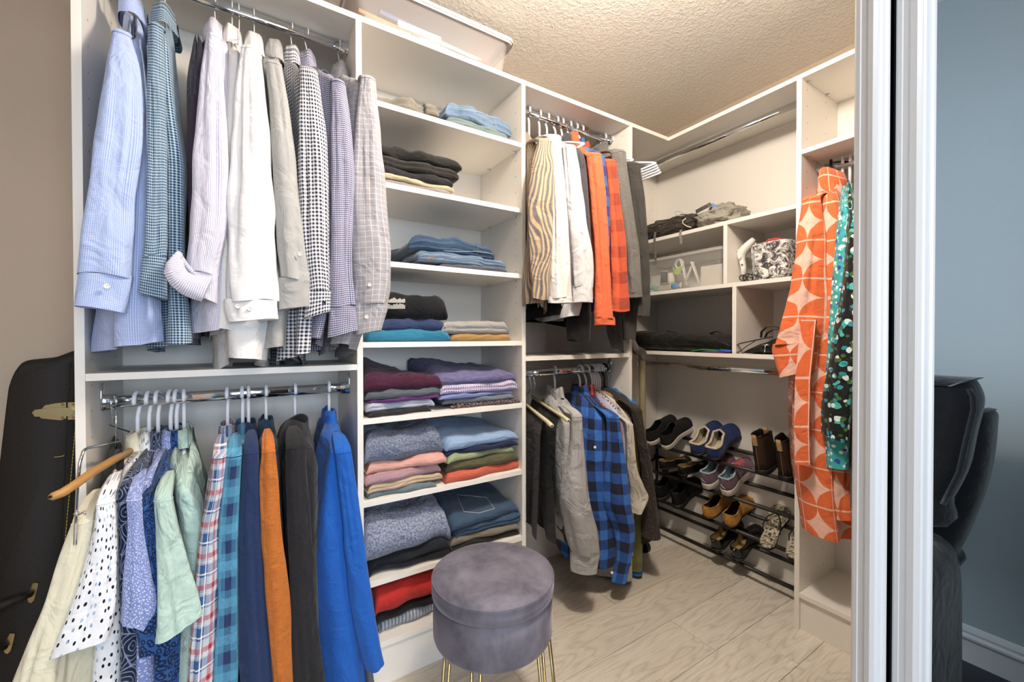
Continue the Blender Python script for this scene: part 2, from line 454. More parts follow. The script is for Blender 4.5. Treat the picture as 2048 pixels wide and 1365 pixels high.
# unit 4: corner bay of the right-hand run
YD = (.770, .788)
u4 = thing('corner_cabinet', 'white corner bay with bags on open shelves above the shoe rails', 'cabinet', (XF, YD[1], 0), 'bays of the white closet system')
boxo('back_panel', (XK, YD[1], 0), (XK+.009, YK-.018, ZT-T), WHITE, u4)
boxo('side_panel', (XF, YK-.018, 0), (XK, YK, ZT-T), WHITE, u4, .0007)
boxo('top_board', (XF, YD[1], ZT-T), (XK, YK, ZT), WHITE, u4, .0007)
boxo('top_filler', (AX[3][1], YF+.0005, ZT-T), (XF, YK, ZT), WHITE, u4, .0007)
BS = [1.672, 1.390, 1.075]
for z in BS: boxo('shelf', (XF+.001, YD[1], z-T), (XK, YK-.018, z), WHITE, u4, .0007)
boxo('shelf_divider', (XF+.001, 1.066, BS[1]), (XK, 1.084, BS[0]-T), WHITE, u4, .0007)
boxo('shelf_divider', (XF+.001, 1.024, BS[2]), (XK, 1.042, BS[1]-T), WHITE, u4, .0007)
holes(u4, lambda z: ([(XF+.28, YK-.0186, z), (XF+.045, YK-.0186, z)], (1, 0, 0)), ZH)
# unit 5: tall bay at the right
u5 = thing('tall_cabinet', 'white tall bay at the right with orange patterned robe and closed plinth', 'cabinet', (XF, YD[0], 0), 'bays of the white closet system')
boxo('side_panel', (XF, YD[0], 0), (XK, YD[1], ZT), WHITE, u5, .0007)
boxo('side_panel', (XF, .27, 0), (XK, .288, ZT), WHITE, u5, .0007)
boxo('back_panel', (XK, .288, 0), (XK+.009, YD[0], ZT-T), WHITE, u5)
boxo('top_board', (XF+.0005, .288, ZT-T), (XK, YD[0], ZT), WHITE, u5, .0007)
boxo('shelf', (XF+.001, .288, 1.858), (XK, YD[0], 1.876), WHITE, u5, .0007)
boxo('shelf', (XF+.001, .288, .128), (XK, YD[0], .146), WHITE, u5, .0007)
boxo('toe_kick', (XF+.012, .288, 0), (XF+.03, YD[0], .1255), WHITE, u5, .0007)
holes(u5, lambda z: ([(XF+.045, YD[0]-.0006, z), (XF+.21, YD[0]-.0006, z)], (1, 0, 0)), ZH)
pins(u5, [(x, YD[0]-.014, z-T-.0035) for z in (ZT, 1.876) for x in (XF+.045, XF+.21)], (0, 1, 0))

# hanging rods with brackets
def rod(label, p0, p1):
    p0 = Vector(p0); p1 = Vector(p1); ax = (p1-p0).normalized()
    t = thing('clothes_rod', label, 'rod', p0)
    m = MB(); sd = ax.cross(Vector((0, 0, 1)))
    for e in (0,):
        r = [[q+sd*math.cos(a)*.0085+Vector((0, 0, math.sin(a)*.0155)) for a in [2*PI*k/16 for k in range(16)]] for q in (p0+ax*.002, p1-ax*.002)]
        m.rings(r, True, True, True)
    m.build('rod_tube', CHROME, t, True)
    for q, s in ((p0, 1), (p1, -1)):
        m = MB()
        pl = [(0, -.022), (.012, -.018), (.014, .0), (.014, .035), (.009, .047), (0, .052), (-.009, .047), (-.014, .035), (-.014, 0), (-.012, -.018)]
        m.rings([[q+ax*s*d+sd*a*(1-d*4)+Vector((0, 0, b)) for a, b in pl] for d in (0.0003, .004)], True, True, True)
        rr = [[q+ax*s*d+sd*math.cos(a)*k*.0085+Vector((0, 0, math.sin(a)*.0155*k)) for a in [2*PI*j/14 for j in range(14)]] for d, k in ((.003, 1.45), (.006, 1.3), (.028, 1.25), (.029, 1.0))]
        m.rings(rr, True, False, True)
        m.build('rod_bracket', CHROME, t, True)
    return t
YR = 1.5
rod('oval chrome rod of the left bay, upper, carrying dress shirts', (AX[0][1], YR, 2.130), (AX[1][0], YR, 2.130))
rod('oval chrome rod of the left bay, lower, under its middle shelf', (AX[0][1], YR, .979), (AX[1][0], YR, .979))
rod('upper chrome rod of the middle bay behind a row of white hanger hooks', (AX[2][1], YR, 2.130), (AX[3][0], YR, 2.130))
rod('lower chrome rod of the middle bay carrying grey shirt and blue plaid shirt', (AX[2][1], YR, .992), (AX[3][0], YR, .992))
rod('empty chrome rod under the top board of the corner bay', (1.95, YD[1], 2.130), (1.95, YK-.018, 2.130))
rod('empty chrome rod just above the shoes in the corner bay', (1.97, YD[1], .995), (1.97, YK-.018, .995))
rod('short chrome rod in the right bay carrying the orange robe', (1.95, .288, 1.825), (1.95, YD[0], 1.825))

# ------------------------------------------------------------------ garments on hangers
class Frame:
    """dep: distance from the aisle into the cabinet; lat: along the rod (pixels grow to the right)"""
    def __init__(s, kind): s.kind = kind
    def pl(s, px, py, dep):
        if s.kind == 'A': p = aty(px, py, dep); return p.x, p.z
        p = atx(px, py, dep); return p.y, p.z
    def w(s, dep, lat, z): return Vector((lat, dep, z)) if s.kind == 'A' else Vector((dep, lat, z))
FA, FB = Frame('A'), Frame('B')
def srt(t): return sorted(t, key=lambda r: r[0])
def rows3(fr, rows, dep):
    """pixel rows (y, xl, xr[, slant]) -> ascending (z, centre, halfwidth)"""
    out = []
    for r in rows:
        d = r[3] if len(r) > 3 else dep
        a, z = fr.pl(r[1], r[0], d); b, _ = fr.pl(r[2], r[0], d)
        out.append((z, (a+b)/2, abs(b-a)/2, d))
    return srt(out)

def body(fr, rows, hook, zr, dep0, dep1, mat, parent, neck=.125, seed=0, hemc=.03, fold=1.0, name='body', nk=.055, depr=None):
    rg = random.Random(seed)
    tab = rows3(fr, rows, dep0)
    depr = depr or (YR if fr.kind == 'A' else 1.95)
    hl = fr.pl(hook[0], hook[1], depr)[0]
    c_top = tab[-1][1]; z_sh = tab[-1][0]; z_hem = tab[0][0]
    slope = (hl-c_top)/(depr-dep0)
    slope = max(-.75, min(.75, slope))
    zn = zr-neck
    NA, NT = 44, 26
    L = (dep1-dep0)/2; dc = (dep0+dep1)/2
    ph = [rg.uniform(0, 6.28) for _ in range(6)]
    rings = []; uvs = []
    for i in range(NT+1):
        tau = (i/NT)**1.25
        ring = []; 
        for k in range(NA):
            a = 2*PI*k/NA; c, s = math.cos(a), math.sin(a)
            dy = -L*math.copysign(abs(c)**.62, c)
            dep = dc+dy
            e = abs(dep-depr)
            half = (depr-dep0) if dep < depr else (dep1-depr)
            if e < nk: zt = zn - .008*(e/nk)**2
            else:
                q = (e-nk)/max(.01, half-nk)
                zt = lerp(zn-.008, z_sh, q) - .0*q
                zt += .012*math.sin(PI*q)
            zh = z_hem + hemc*(math.cos(2*PI*(dep-dep0)/(2*L))-1)*.5 + .012*math.sin(9*dep+ph[0]+s)
            z = lerp(zt, zh, tau)
            _, cc, ww, _d = (0,)+interp(tab, z) if False else (0,)+tuple(interp(tab, z))
            ww = max(ww, .006)
            tap = min(1, .5+math.sqrt(tau/.07)*.5) if tau < .07 else 1
            mid = 1+.15*math.sin(PI*(dep-dep0)/(2*L))
            lat = cc + slope*(dep-dep0)
            x = ww*tap*mid*math.copysign(abs(s)**.55, s)
            amp = (.004+.012*tau)*fold
            wv = amp*math.sin(dep*34+ph[1]+1.5*tau+(.9 if s > 0 else 0)) + amp*.6*math.sin(dep*61+ph[2]-3*tau+s)
            wv += .006*fold*noise.noise(Vector((dep*9+seed, z*6, s*1.3)))
            if abs(c) > .8: wv *= .5
            ring.append(fr.w(dep, lat+x+wv, z)); uvs.append(((dep if s > 0 else 2*dep0-dep)+x+seed*.37, -z+lat*.2))
        rings.append(ring)
    m = MB(); m.rings(rings, True, True, False, uvs)
    o = m.build(name, mat, parent, True)
    return o, zn, hl, slope, z_sh

def sleeve(fr, rows, dep, mat, parent, seed=0, name='sleeve', thick=.62, fold=1.0, cap=True, slant=0.0, flare=0, maxb=.05):
    rg = random.Random(seed*31+5)
    tab = rows3(fr, rows, dep)
    z1 = tab[-1][0]; z0 = tab[0][0]
    NA = 44; NT = max(8, int((z1-z0)/.014))
    ph = [rg.uniform(0, 6.28) for _ in range(6)]
    rings = []; uvs = []
    per = 0
    def ringat(z, sc, dz=0, t=0, dd=0):
        c, hw, d = interp(tab, z); d = d+dd; hw = max(hw, .004)
        p = fr.w(d, c, z); v = Vector((p.x, p.y, 0)).normalized()
        pr = Vector((v.y, -v.x, 0))
        nrm = Vector((0, 1, 0)) if fr.kind == 'A' else Vector((1, 0, 0))
        a = hw*abs(v.dot(nrm)); b = min(maxb, max(.014, a*thick))
        r = []
        for k in range(NA):
            th = 2*PI*k/NA; cs, sn = math.cos(th), math.sin(th)
            cr = 0
            for ci, (c0, c1_) in enumerate(((4.15, .35), (5.25, -.25), (4.75, .5))):
                dth = (th-(c0+.25*math.sin(ph[ci])+c1_*(t-.5))+PI) % (2*PI)-PI
                cr += (.16+.16*math.sin(ph[ci+2]+5*t))*math.exp(-(dth/.17)**2)*min(1, .25+t*2)*(1-.5*max(0, t-.8)*5)
            f = 1-fold*max(0, cr)*.9+fold*((.03+.07*t)*math.sin(3*th+ph[0]+2.5*t)+.035*math.sin(5*th+ph[1]-4*t)) + fold*.10*noise.noise(Vector((cs*1.6+seed*3.1, sn*1.6, z*11)))
            q = fr.w(d, c, z+dz) + pr*cs*a*sc*f + v*(sn*b*sc*f + b*.2)
            q.z += slant*cs*t + fold*.004*math.sin(2*th+ph[3])*t
            r.append(q)
        return r
    if cap:
        for sc, dz, dd in ((.45, .036, .10), (.78, .030, .065), (.93, .020, .032), (.99, .009, .010)):
            rings.append(ringat(z1, sc, dz, 0, dd)); uvs += [(k/NA*.22+seed*.23, -z1-dz) for k in range(NA)]
    for i in range(NT+1):
        t = i/NT; z = lerp(z1, z0, t)
        rings.append(ringat(z, 1, 0, t))
        hw = interp(tab, z)[1]
        uvs += [(k/NA*.26+seed*.23, -z) for k in range(NA)]
    m = MB(); m.rings(rings, True, cap, False, uvs)
    o = m.build(name, mat, parent, True)
    if cap and name == 'sleeve' and parent is not None:
        r = ringat(z1-.004, 1.012, 0, .02); r.append(r[0]); m = MB(); m.tube(r, .0011, 5, False); m.uv = [(.1, .1)]*len(m.v); m.build('shoulder_seam', mat, parent, True)
    return o

def button(p, v, mat, parent, r=.0055):
    v = Vector(v).normalized(); m = MB()
    a = v.cross(Vector((0, 0, 1))).normalized(); b = v.cross(a)
    rg = [[Vector(p)+v*d+(a*math.cos(t)+b*math.sin(t))*r*k for t in [2*PI*j/12 for j in range(12)]] for d, k in ((0, 1), (.0022, 1), (.0026, .8), (.0016, .62))]
    m.rings(rg, True, True, True); return m.build('button', mat, parent, True)

def collar(fr, dep, lat, zn, mat, parent, r=(.062, .038), h=.036, leaf=.05, seed=0, stand=True, lean=0.0, name='collar'):
    """stand plus turned-down leaf round the hanger neck"""
    m = MB(); n = 30; rings = []; uvs = []
    prof = [(1.0, -.012), (.96, h*.5), (.93, h), (1.0, h+.004), (1.10, h*.55), (1.24, h-leaf)]
    for k_, dz in prof:
        ring = []
        for k in range(n):
            th = 2*PI*k/n*.93+.22
            c, s = math.cos(th), math.sin(th)
            pt = 1+.10*math.cos(th)*(k_ > 1.1)
            zz = zn+dz+ (.012*abs(math.sin(th)) if k_ < 1.1 else -.010*max(0, math.cos(th))) + .003*math.sin(5*th+seed)
            ring.append(fr.w(dep+s*r[0]*k_*pt, lat+c*r[1]*k_*pt+lean*dz, zz)); uvs.append((k/n*.4+seed, dz))
        rings.append(ring)
    m.rings(rings, False, False, False, uvs)
    return m.build(name, mat, parent, True)

def hood(fr, dep, lat, zn, mat, parent, r=(.075, .05), h=.03, drop=.12, seed=0, side=-1):
    m = MB(); n = 28; rings = []; uvs = []
    for k_, dz, off in [(.5, -.005, 0), (.8, h, 0), (1.05, h*1.1, .1), (1.3, 0, .25), (1.45, -drop*.5, .4), (1.2, -drop*.95, .5), (.6, -drop*1.1, .5)]:
        ring = []
        for k in range(n):
            th = 2*PI*k/n; c, s = math.cos(th), math.sin(th)
            f = 1+.08*math.sin(3*th+seed+dz*20)
            ring.append(fr.w(dep+s*r[0]*k_*f, lat+c*r[1]*k_*f+side*off*.03, zn+dz+.008*math.sin(2*th+seed))); uvs.append((k/n*.5, dz))
        rings.append(ring)
    m.rings(rings, True, False, True, uvs); return m.build('hood', mat, parent, True)

NH = [0]
def hanger(fr, hook, zr, label, group, style='plastic', mat=None, span=.19, drop=.075, depr=None, yaw=0, lat=None, neck=.10, flip=1, barlen=True):
    depr = depr or (YR if fr.kind == 'A' else 1.95)
    if lat is None: lat = fr.pl(hook[0], hook[1], depr)[0]
    base = fr.w(depr, lat, zr)
    nm = {'plastic': 'plastic_hanger', 'wire': 'wire_hanger', 'chrome': 'metal_hanger', 'wood': 'wooden_hanger'}[style]
    t = thing(nm, label, 'hanger', base, group)
    mt_ = mat or {'plastic': WPLAS, 'wire': WWIRE, 'chrome': CHROME, 'wood': WOODH}[style]
    r = .0050 if style == 'plastic' else (.0016 if style == 'wire' else .0023)
    sl = math.tan(yaw)
    def W(d, z, dl=0): return fr.w(depr+d, lat+sl*d+dl, zr+z)
    R = .0215 if style == 'plastic' else .0185
    pts = []
    for k in range(13):
        a = math.radians(205-k*19)   # over the top of the rod
        pts.append(W(-math.cos(a)*R*flip*-1, math.sin(a)*(R+.001)+.0005))
    pts += [W(.012*flip, -.022), W(.003*flip, -.038), W(0, -.05), W(0, -neck)]
    m = MB(); m.tube(pts, r, 8); m.build('hook', mt_, t, True)
    m = MB()
    if style == 'wire':
        for ph in (0, PI):
            m.tube([W(.0016*math.cos(ph+q*.9), -.055-q*.0034, .0016*math.sin(ph+q*.9)) for q in range(16)], .0012, 6)
    arm = [W(-span, -neck-drop), W(-span*.9, -neck-drop+.010), W(-span*.5, -neck-drop*.42), W(-.03, -neck-.008), W(0, -neck+.002), W(.03, -neck-.008), W(span*.5, -neck-drop*.42), W(span*.9, -neck-drop+.010), W(span, -neck-drop)]
    m.tube(arm, r*1.1, 8)
    if barlen: m.tube([W(-span, -neck-drop), W(-span*.5, -neck-drop-.004), W(span*.5, -neck-drop-.004), W(span, -neck-drop)], r*.95, 8)
    m.build('shoulder_bar', mt_, t, True)
    return t

def garment(name, label, cat, group, fr, hook, zr, mat, brows, srows, dep0=1.28, dep1=1.70, sdep=1.255, seed=0,
            col=True, colmat=None, cuff=None, cuffmat=None, hemc=.03, hang=None, neck=.125, fold=1.0, thick=.6, btn=None, hd=False, extra=None, slant=0, sfold=1.0, bodymat=None, depr=None):
    dr = depr or (YR if fr.kind == 'A' else 1.95)
    lat = fr.pl(hook[0], hook[1], dr)[0]
    t = thing(name, label, cat, fr.w(dr, lat, zr-neck), group)
    o, zn, hl, slo, zs = body(fr, brows, hook, zr, dep0, dep1, bodymat or mat, t, neck, seed, hemc, fold, depr=dr)
    if srows:
        if cuff:
            ys = [r[0] for r in srows]; yl = srows[-1]
            up = [r for r in srows if r[0] < cuff]
            # interpolate the row at the cuff line
            a = [r for r in srows if r[0] < cuff][-1]; b = [r for r in srows if r[0] >= cuff][0]
            f = (cuff-a[0])/(b[0]-a[0]); mid = (cuff, lerp(a[1], b[1], f), lerp(a[2], b[2], f))
            if len(a) > 3: mid += (lerp(a[3], b[3], f),)
            sleeve(fr, up+[mid], sdep, mat, t, seed, thick=thick, fold=sfold)
            low = [mid]+[r for r in srows if r[0] > cuff]
            low = [(r[0], r[1]-1.5, r[2]+1.5)+tuple(r[3:]) for r in low]
            low[0] = (low[0][0]-2,)+low[0][1:]
            sleeve(fr, low, sdep, cuffmat or mat, t, seed, name='cuff', thick=thick*.8, fold=.35*sfold, cap=False, slant=slant)
        else:
            sleeve(fr, srows, sdep, mat, t, seed, thick=thick, fold=sfold, slant=slant)
    if hd: hood(fr, dr-.075, lat-slo*.075, zn-.012, colmat or mat, t, r=(.055, .030), drop=.09, seed=seed)
    elif col: collar(fr, dr, lat, zn, colmat or mat, t, r=((.056, .027) if zr > 1.5 else (.052, .021)), h=(.030 if zr > 1.5 else .018), leaf=(.046 if zr > 1.5 else .034), seed=seed)
    for b in (btn or []):
        d = (b[2] if len(b) > 2 else sdep)-.024
        la, z = fr.pl(b[0], b[1], d)
        p = fr.w(d, la, z); v = (ray(b[0], b[1])*-1)
        button(p, v, (b[3] if len(b) > 3 else BTN), t)
    if hang:
        hanger(fr, hook, zr, hang[1], hang[2], hang[0], neck=neck+.012, mat=(hang[3] if len(hang) > 3 else None),
               span=(dr-dep0)*.7, drop=max(.02, (zn-zs)*.72+.012), yaw=math.atan(slo), barlen=False)
    return t
BTN = plain('pearl_button', 'e8e4da', .25)
NBTN = plain('navy_button', '1d2740', .25)
ZU = 2.130; ZL = .979; ZL3 = .992
GD = 'dress shirts on the upper rod of the left bay'
HW = 'wire hangers of the dress shirts'
S = 'shirt'
# --- upper left: dress shirts
c_blue = cloth('pale_blue_microcheck', gingham('cdd7f0', '7f97d2', .0034))
c_teal = cloth('navy_teal_check', gingham('b9ced8', '173a60', .0066, .58))
c_maroon = cloth('dark_plum_cloth', '4a3f4c')
c_lilac = cloth('white_lilac_stripe', stripes('e2dee6', 'a9a7c0', .0042, .42))
c_white = cloth('bright_white_cotton', 'e9e7e6', wr=.3)
c_offw = cloth('off_white_cotton', 'e9e4de')
c_grey = cloth('light_grey_oxford', heather('b0afac', '9d9c9a', 500))
c_bw = cloth('black_white_gingham', gingham('f0eef0', '1f2338', .0105, .52))
c_navyf = cloth('navy_fine_check', gingham('d3cede', '32365c', .0058, .58))
c_grid = cloth('grey_windowpane', gridp('9b989d', 'c0bcbc', .0155, .09, 'a08a78'))
WH = lambda s: ('wire', s, HW)
garment('dress_shirt', 'pale blue microcheck dress shirt, first on the upper left rod', S, GD, FA, (268, 2), ZU, c_blue,
        [(72, 242, 286), (200, 240, 300), (400, 228, 304), (600, 212, 306), (690, 205, 318)],
        [(62, 224, 262), (120, 214, 282), (250, 194, 288), (380, 180, 270), (480, 166, 268), (545, 158, 266), (618, 150, 252)],
        seed=1, cuff=548, btn=[(213, 573)], slant=-.006, hang=WH('white wire hanger holding the pale blue shirt'))
garment('dress_shirt', 'navy and teal gingham dress shirt beside the pale blue one', S, GD, FA, (330, -10), ZU, c_teal,
        [(70, 306, 346), (200, 308, 356), (310, 312, 374), (400, 312, 374), (500, 318, 368), (600, 316, 374), (680, 310, 383)],
        [(48, 296, 328), (150, 293, 331), (300, 294, 333), (400, 292, 333), (480, 290, 334), (525, 284, 332), (592, 277, 333)],
        seed=2, cuff=512, slant=-.008, hang=WH('white wire hanger holding the navy and teal gingham shirt'))
garment('dress_shirt', 'dark plum shirt half hidden between gingham and rolled-cuff shirts', S, GD, FA, (398, 3), ZU, c_maroon,
        [(190, 372, 398), (300, 368, 402), (500, 372, 412), (660, 384, 418)], None, dep0=1.33, seed=3, col=False)
garment('dress_shirt', 'white and lilac striped dress shirt with turned-back cuff', S, GD, FA, (430, 6), ZU, c_lilac,
        [(85, 428, 458), (250, 412, 470), (450, 402, 466), (600, 396, 460), (665, 392, 450)],
        [(68, 412, 442), (200, 398, 452), (350, 386, 458), (450, 380, 454), (530, 372, 436), (596, 376, 434)],
        seed=4, cuff=545, slant=-.01, hang=WH('white wire hanger, first one fully in view on the upper left rod'))
sh4 = bpy.data.objects['dress_shirt.003']
# turned-back cuff standing off the sleeve
def flap(parent, mat, path, w0, dep, name='turned_cuff'):
    m = MB(); n = 12; rings = []; uvs = []
    for i, (px, py, hw) in enumerate(path):
        p = aty(px, py, dep); q = []
        for k in range(n):
            th = 2*PI*k/n
            q.append(p+Vector((0, math.cos(th)*w0, 0))+Vector((math.sin(th)*.004, 0, math.sin(th)*hw)))
        rings.append(q); uvs += [(i*.03, k/n*.08) for k in range(n)]
    m.rings(rings, True, True, True, uvs); return m.build(name, mat, parent, True)
def strip_between(name, A, Bp, mat, parent, Ys, th=.004):
    m = MB(); rings = []
    for i, (a, b) in enumerate(zip(A, Bp)):
        pa = aty(a[0], a[1], Ys[i]); pb = aty(b[0], b[1], Ys[i]+.012); mid = (pa+pb)/2+Vector((0, -.010, 0)); d = Vector((0, th, 0))
        rings.append([pa, mid, pb, pb+d, mid+d, pa+d])
    m.rings(rings, True, True, True, [(i*.02, q) for i in range(len(A)) for q in (0, .03, .06, .06, .03, 0)])
    return m.build(name, mat, parent, True)
strip_between('turned_cuff', [(404, 604), (384, 598), (362, 588), (340, 570), (327, 546), (332, 526), (348, 508), (356, 502)],
              [(425, 556), (404, 552), (388, 550), (376, 545), (370, 536), (368, 524), (366, 512), (364, 506)], c_lilac, sh4, [1.215, 1.212, 1.208, 1.205, 1.205, 1.21, 1.22, 1.225])
strip_between('turned_cuff', [(356, 501), (366, 512), (378, 530), (392, 545), (410, 552)], [(352, 506), (358, 522), (368, 540), (384, 556), (402, 564)], c_lilac, sh4, [1.235, 1.24, 1.245, 1.245, 1.245])
garment('dress_shirt', 'off-white dress shirt between lilac striped and bright white shirts', S, GD, FA, (464, 13), ZU, c_offw,
        [(100, 452, 486), (300, 444, 482), (600, 432, 480), (660, 430, 470)], None, seed=5, hang=WH('white wire hanger of the off-white shirt'))
garment('dress_shirt', 'bright white dress shirt with two-button cuff', S, GD, FA, (508, 25), ZU, c_white,
        [(110, 486, 528), (300, 470, 534), (500, 450, 540), (650, 440, 535), (712, 444, 528)],
        [(92, 484, 522), (150, 477, 530), (250, 467, 541), (380, 455, 548), (415, 452, 550), (470, 452, 546), (560, 450, 555), (640, 454, 554)],
        seed=6, cuff=600, btn=[(475, 613), (499, 618)], slant=.004, hemc=.05, hang=WH('white wire hanger carrying the bright white shirt'), sfold=1.3)
hanger(FA, (478, 18), ZU, 'bare white wire hanger hook between the off-white and bright white shirts', HW, 'wire')
garment('dress_shirt', 'light grey oxford dress shirt with rounded cuff', S, GD, FA, (548, 40), ZU, c_grey,
        [(130, 520, 562), (300, 545, 590), (500, 548, 590), (640, 535, 580), (702, 530, 578)],
        [(122, 530, 564), (200, 538, 578), (300, 545, 590), (400, 548, 600), (500, 554, 612), (560, 558, 620), (615, 558, 619)],
        seed=7, cuff=557, slant=.008, hemc=.05, btn=[(600, 508)])
garment('dress_shirt', 'black and white gingham dress shirt with navy cuff button', S, GD, FA, (583, 60), ZU, c_bw,
        [(150, 590, 632), (300, 592, 648), (500, 590, 640), (650, 582, 624), (712, 576, 622)],
        [(135, 600, 634), (200, 598, 645), (300, 597, 655), (400, 598, 660), (500, 604, 660), (580, 614, 661), (630, 610, 660)],
        seed=8, cuff=582, btn=[(648, 606, 1.255, NBTN)], slant=.012, hemc=.06, hang=WH('white wire hanger holding the black and white gingham shirt'))
garment('dress_shirt', 'dark navy and white fine check dress shirt beside the gingham one', S, GD, FA, (613, 68), ZU, c_navyf,
        [(150, 645, 684), (300, 645, 696), (500, 640, 690), (650, 628, 660), (685, 622, 652)],
        [(160, 662, 690), (250, 661, 701), (350, 660, 708), (480, 660, 703), (600, 660, 708), (668, 656, 714)],
        seed=9, cuff=612, slant=.01, hang=WH('white wire hanger holding the navy fine check shirt'))
garment('dress_shirt', 'grey windowpane dress shirt, last before the shelf tower', S, GD, FA, (678, 88), ZU, c_grid,
        [(160, 694, 738), (300, 690, 748), (500, 694, 748), (640, 690, 740), (694, 680, 715)],
        [(152, 722, 750), (220, 713, 757), (320, 706, 767), (420, 702, 775), (500, 703, 785), (565, 706, 783), (612, 708, 775), (665, 712, 762)],
        seed=10, cuff=608, btn=[(739, 570), (733, 634)], slant=.006, hang=WH('white wire hanger nearest the shelf tower on the upper left rod'))

# --- lower left
GC = 'casual shirts and tops on the lower rod of the left bay'
HP = 'white plastic hangers on the lower left rod'
PH = lambda s: ('plastic', s, HP)
c_cream = cloth('cream_linen', 'e2dcc4')
c_comma = cloth('white_with_black_commas', specks('eef0f5', '17171c', 'a9bfdc', 74))
c_leaf = cloth('navy_leaf_print', leaves('1b2740', '8590ab', 30, .028))
c_dot = cloth('lilac_blue_dots', blobs('8393cc', 'd2d7f0', 150, .27, False))
c_leop = cloth('blue_leopard_print', blobs('2d5592', '10203f', 75, .48, True))
c_mint = cloth('mint_crinkle_cotton', heather('c3dbd0', 'b4d0c6', 60), wr=.6)
c_tart = cloth('red_white_blue_plaid', plaid('c9ccd6', [('2e5a8f', .075, .42, 0, .5), ('b02a36', .075, .16, .35, .6), ('f3efe9', .075, .05, .72, .75), ('f3efe9', .0375, .04, .2, .45)]))
c_bufb = cloth('blue_buffalo_plaid', plaid('4a86a8', [('26355f', .092, .34, 0, .5), ('5fa3c4', .092, .26, .45, .5)]))
c_navy = cloth('navy_fleece', heather('25385f', '1c2c50', 600))
c_oran = cloth('burnt_orange_knit', lambda g: g.mix(g.ramp(g.noise(g.coord('UV', (1, 14, 1)), 26, 2, .6), .35, .65), 'c4732f', 'b0622a'))
c_slate = cloth('dark_slate_jersey', '24405a')
c_black = cloth('black_fleece', heather('1d1d20', '26262a', 500))
def ribf(g):
    u, v = g.uv()
    h = g.mt('MULTIPLY', g.mt('SINE', g.mt('MULTIPLY', u, 1300)), g.mt('SINE', g.mt('MULTIPLY', v, 900)))
    return g.mix(g.ramp(h, -1, 1), '1550a4', '2468c4')
c_royal = cloth('royal_blue_waffle_knit', ribf)
c_greyj = cloth('grey_jersey', '5a5e66')
# two chrome hangers and black top at the far left
garment('top', 'black top on a chrome hanger behind the cream shirt', 'top', GC, FA, (232, 812), ZL, c_black,
        [(905, 226, 250), (1000, 215, 250), (1090, 205, 245)], None, dep0=1.38, seed=20, col=False, hang=('chrome', 'chrome hanger at the left end of the lower left rod', 'chrome hangers on the lower left rod'))
garment('shirt', 'cream long-sleeved shirt, first on the lower left rod', S, GC, FA, (275, 815), ZL, c_cream,
        [(1050, 160, 200), (1150, 130, 185), (1300, 100, 170), (1480, 70, 150)],
        [(1045, 146, 188), (1110, 122, 182), (1200, 92, 165), (1300, 52, 140), (1480, -10, 120)], dep0=1.27, sdep=1.24, seed=21, hang=PH('white plastic hanger of the cream shirt'), neck=.115)
garment('shirt', 'white short-sleeved shirt printed with small black commas', S, GC, FA, (298, 812), ZL, c_comma,
        [(1010, 205, 240), (1150, 190, 240), (1300, 160, 240), (1480, 140, 240)],
        [(1005, 192, 230), (1060, 186, 234), (1150, 162, 237), (1230, 136, 236), (1308, 106, 228)], dep0=1.27, sdep=1.235, seed=22, hang=PH('white plastic hanger of the comma print shirt'), neck=.115, slant=.004)
garment('shirt', 'navy shirt with pale leaf outline print', S, GC, FA, (316, 810), ZL, c_leaf,
        [(980, 225, 262), (1100, 230, 266), (1250, 236, 270), (1480, 236, 276)], None, dep0=1.26, seed=23, hang=PH('white plastic hanger of the navy leaf print shirt'), neck=.115)
garment('shirt', 'lilac blue short-sleeved shirt with pale dots', S, GC, FA, (341, 808), ZL, c_dot,
        [(1000, 256, 285), (1150, 262, 298), (1300, 262, 298), (1480, 262, 300)],
        [(998, 253, 284), (1060, 256, 288), (1150, 247, 303), (1220, 244, 314), (1262, 240, 290)], dep0=1.27, sdep=1.235, seed=24, hang=PH('white plastic hanger of the lilac dotted shirt'), neck=.115, slant=-.02)
garment('shirt', 'dark blue leopard print short-sleeved shirt', S, GC, FA, (353, 806), ZL, c_leop,
        [(1000, 282, 314), (1150, 290, 325), (1300, 298, 340), (1480, 300, 345)],
        [(1020, 276, 310), (1100, 280, 320), (1200, 278, 340), (1262, 274, 356), (1314, 280, 358)], dep0=1.27, sdep=1.25, seed=25, hang=PH('white plastic hanger of the leopard print shirt'), neck=.115, cuff=1275)
garment('shirt', 'pale mint crinkled cotton shirt with short sleeves', S, GC, FA, (368, 805), ZL, c_mint,
        [(985, 335, 395), (1050, 345, 415), (1120, 355, 422), (1250, 350, 415), (1480, 330, 400)],
        [(1000, 308, 346), (1060, 312, 356), (1130, 313, 372), (1200, 313, 388), (1272, 312, 402)], dep0=1.28, sdep=1.235, seed=26, hang=PH('white plastic hanger of the mint shirt'), neck=.115, slant=.012)
garment('shirt', 'red, white and blue plaid long-sleeved shirt', S, GC, FA, (455, 800), ZL, c_tart,
        [(930, 420, 455), (1100, 395, 435), (1300, 385, 430), (1480, 372, 430)],
        [(915, 425, 454), (980, 419, 448), (1050, 403, 438), (1150, 390, 438), (1300, 378, 433), (1480, 364, 426)], seed=27, hang=PH('white plastic hanger of the red and white plaid shirt'), neck=.115)
garment('shirt', 'teal and navy buffalo plaid flannel shirt', S, GC, FA, (485, 797), ZL, c_bufb,
        [(930, 455, 490), (1100, 445, 480), (1300, 440, 480), (1480, 435, 482)],
        [(912, 452, 484), (980, 444, 480), (1060, 437, 476), (1200, 434, 476), (1350, 426, 476), (1480, 422, 476)], seed=28, hang=PH('white plastic hanger of the teal buffalo plaid shirt'), neck=.115)
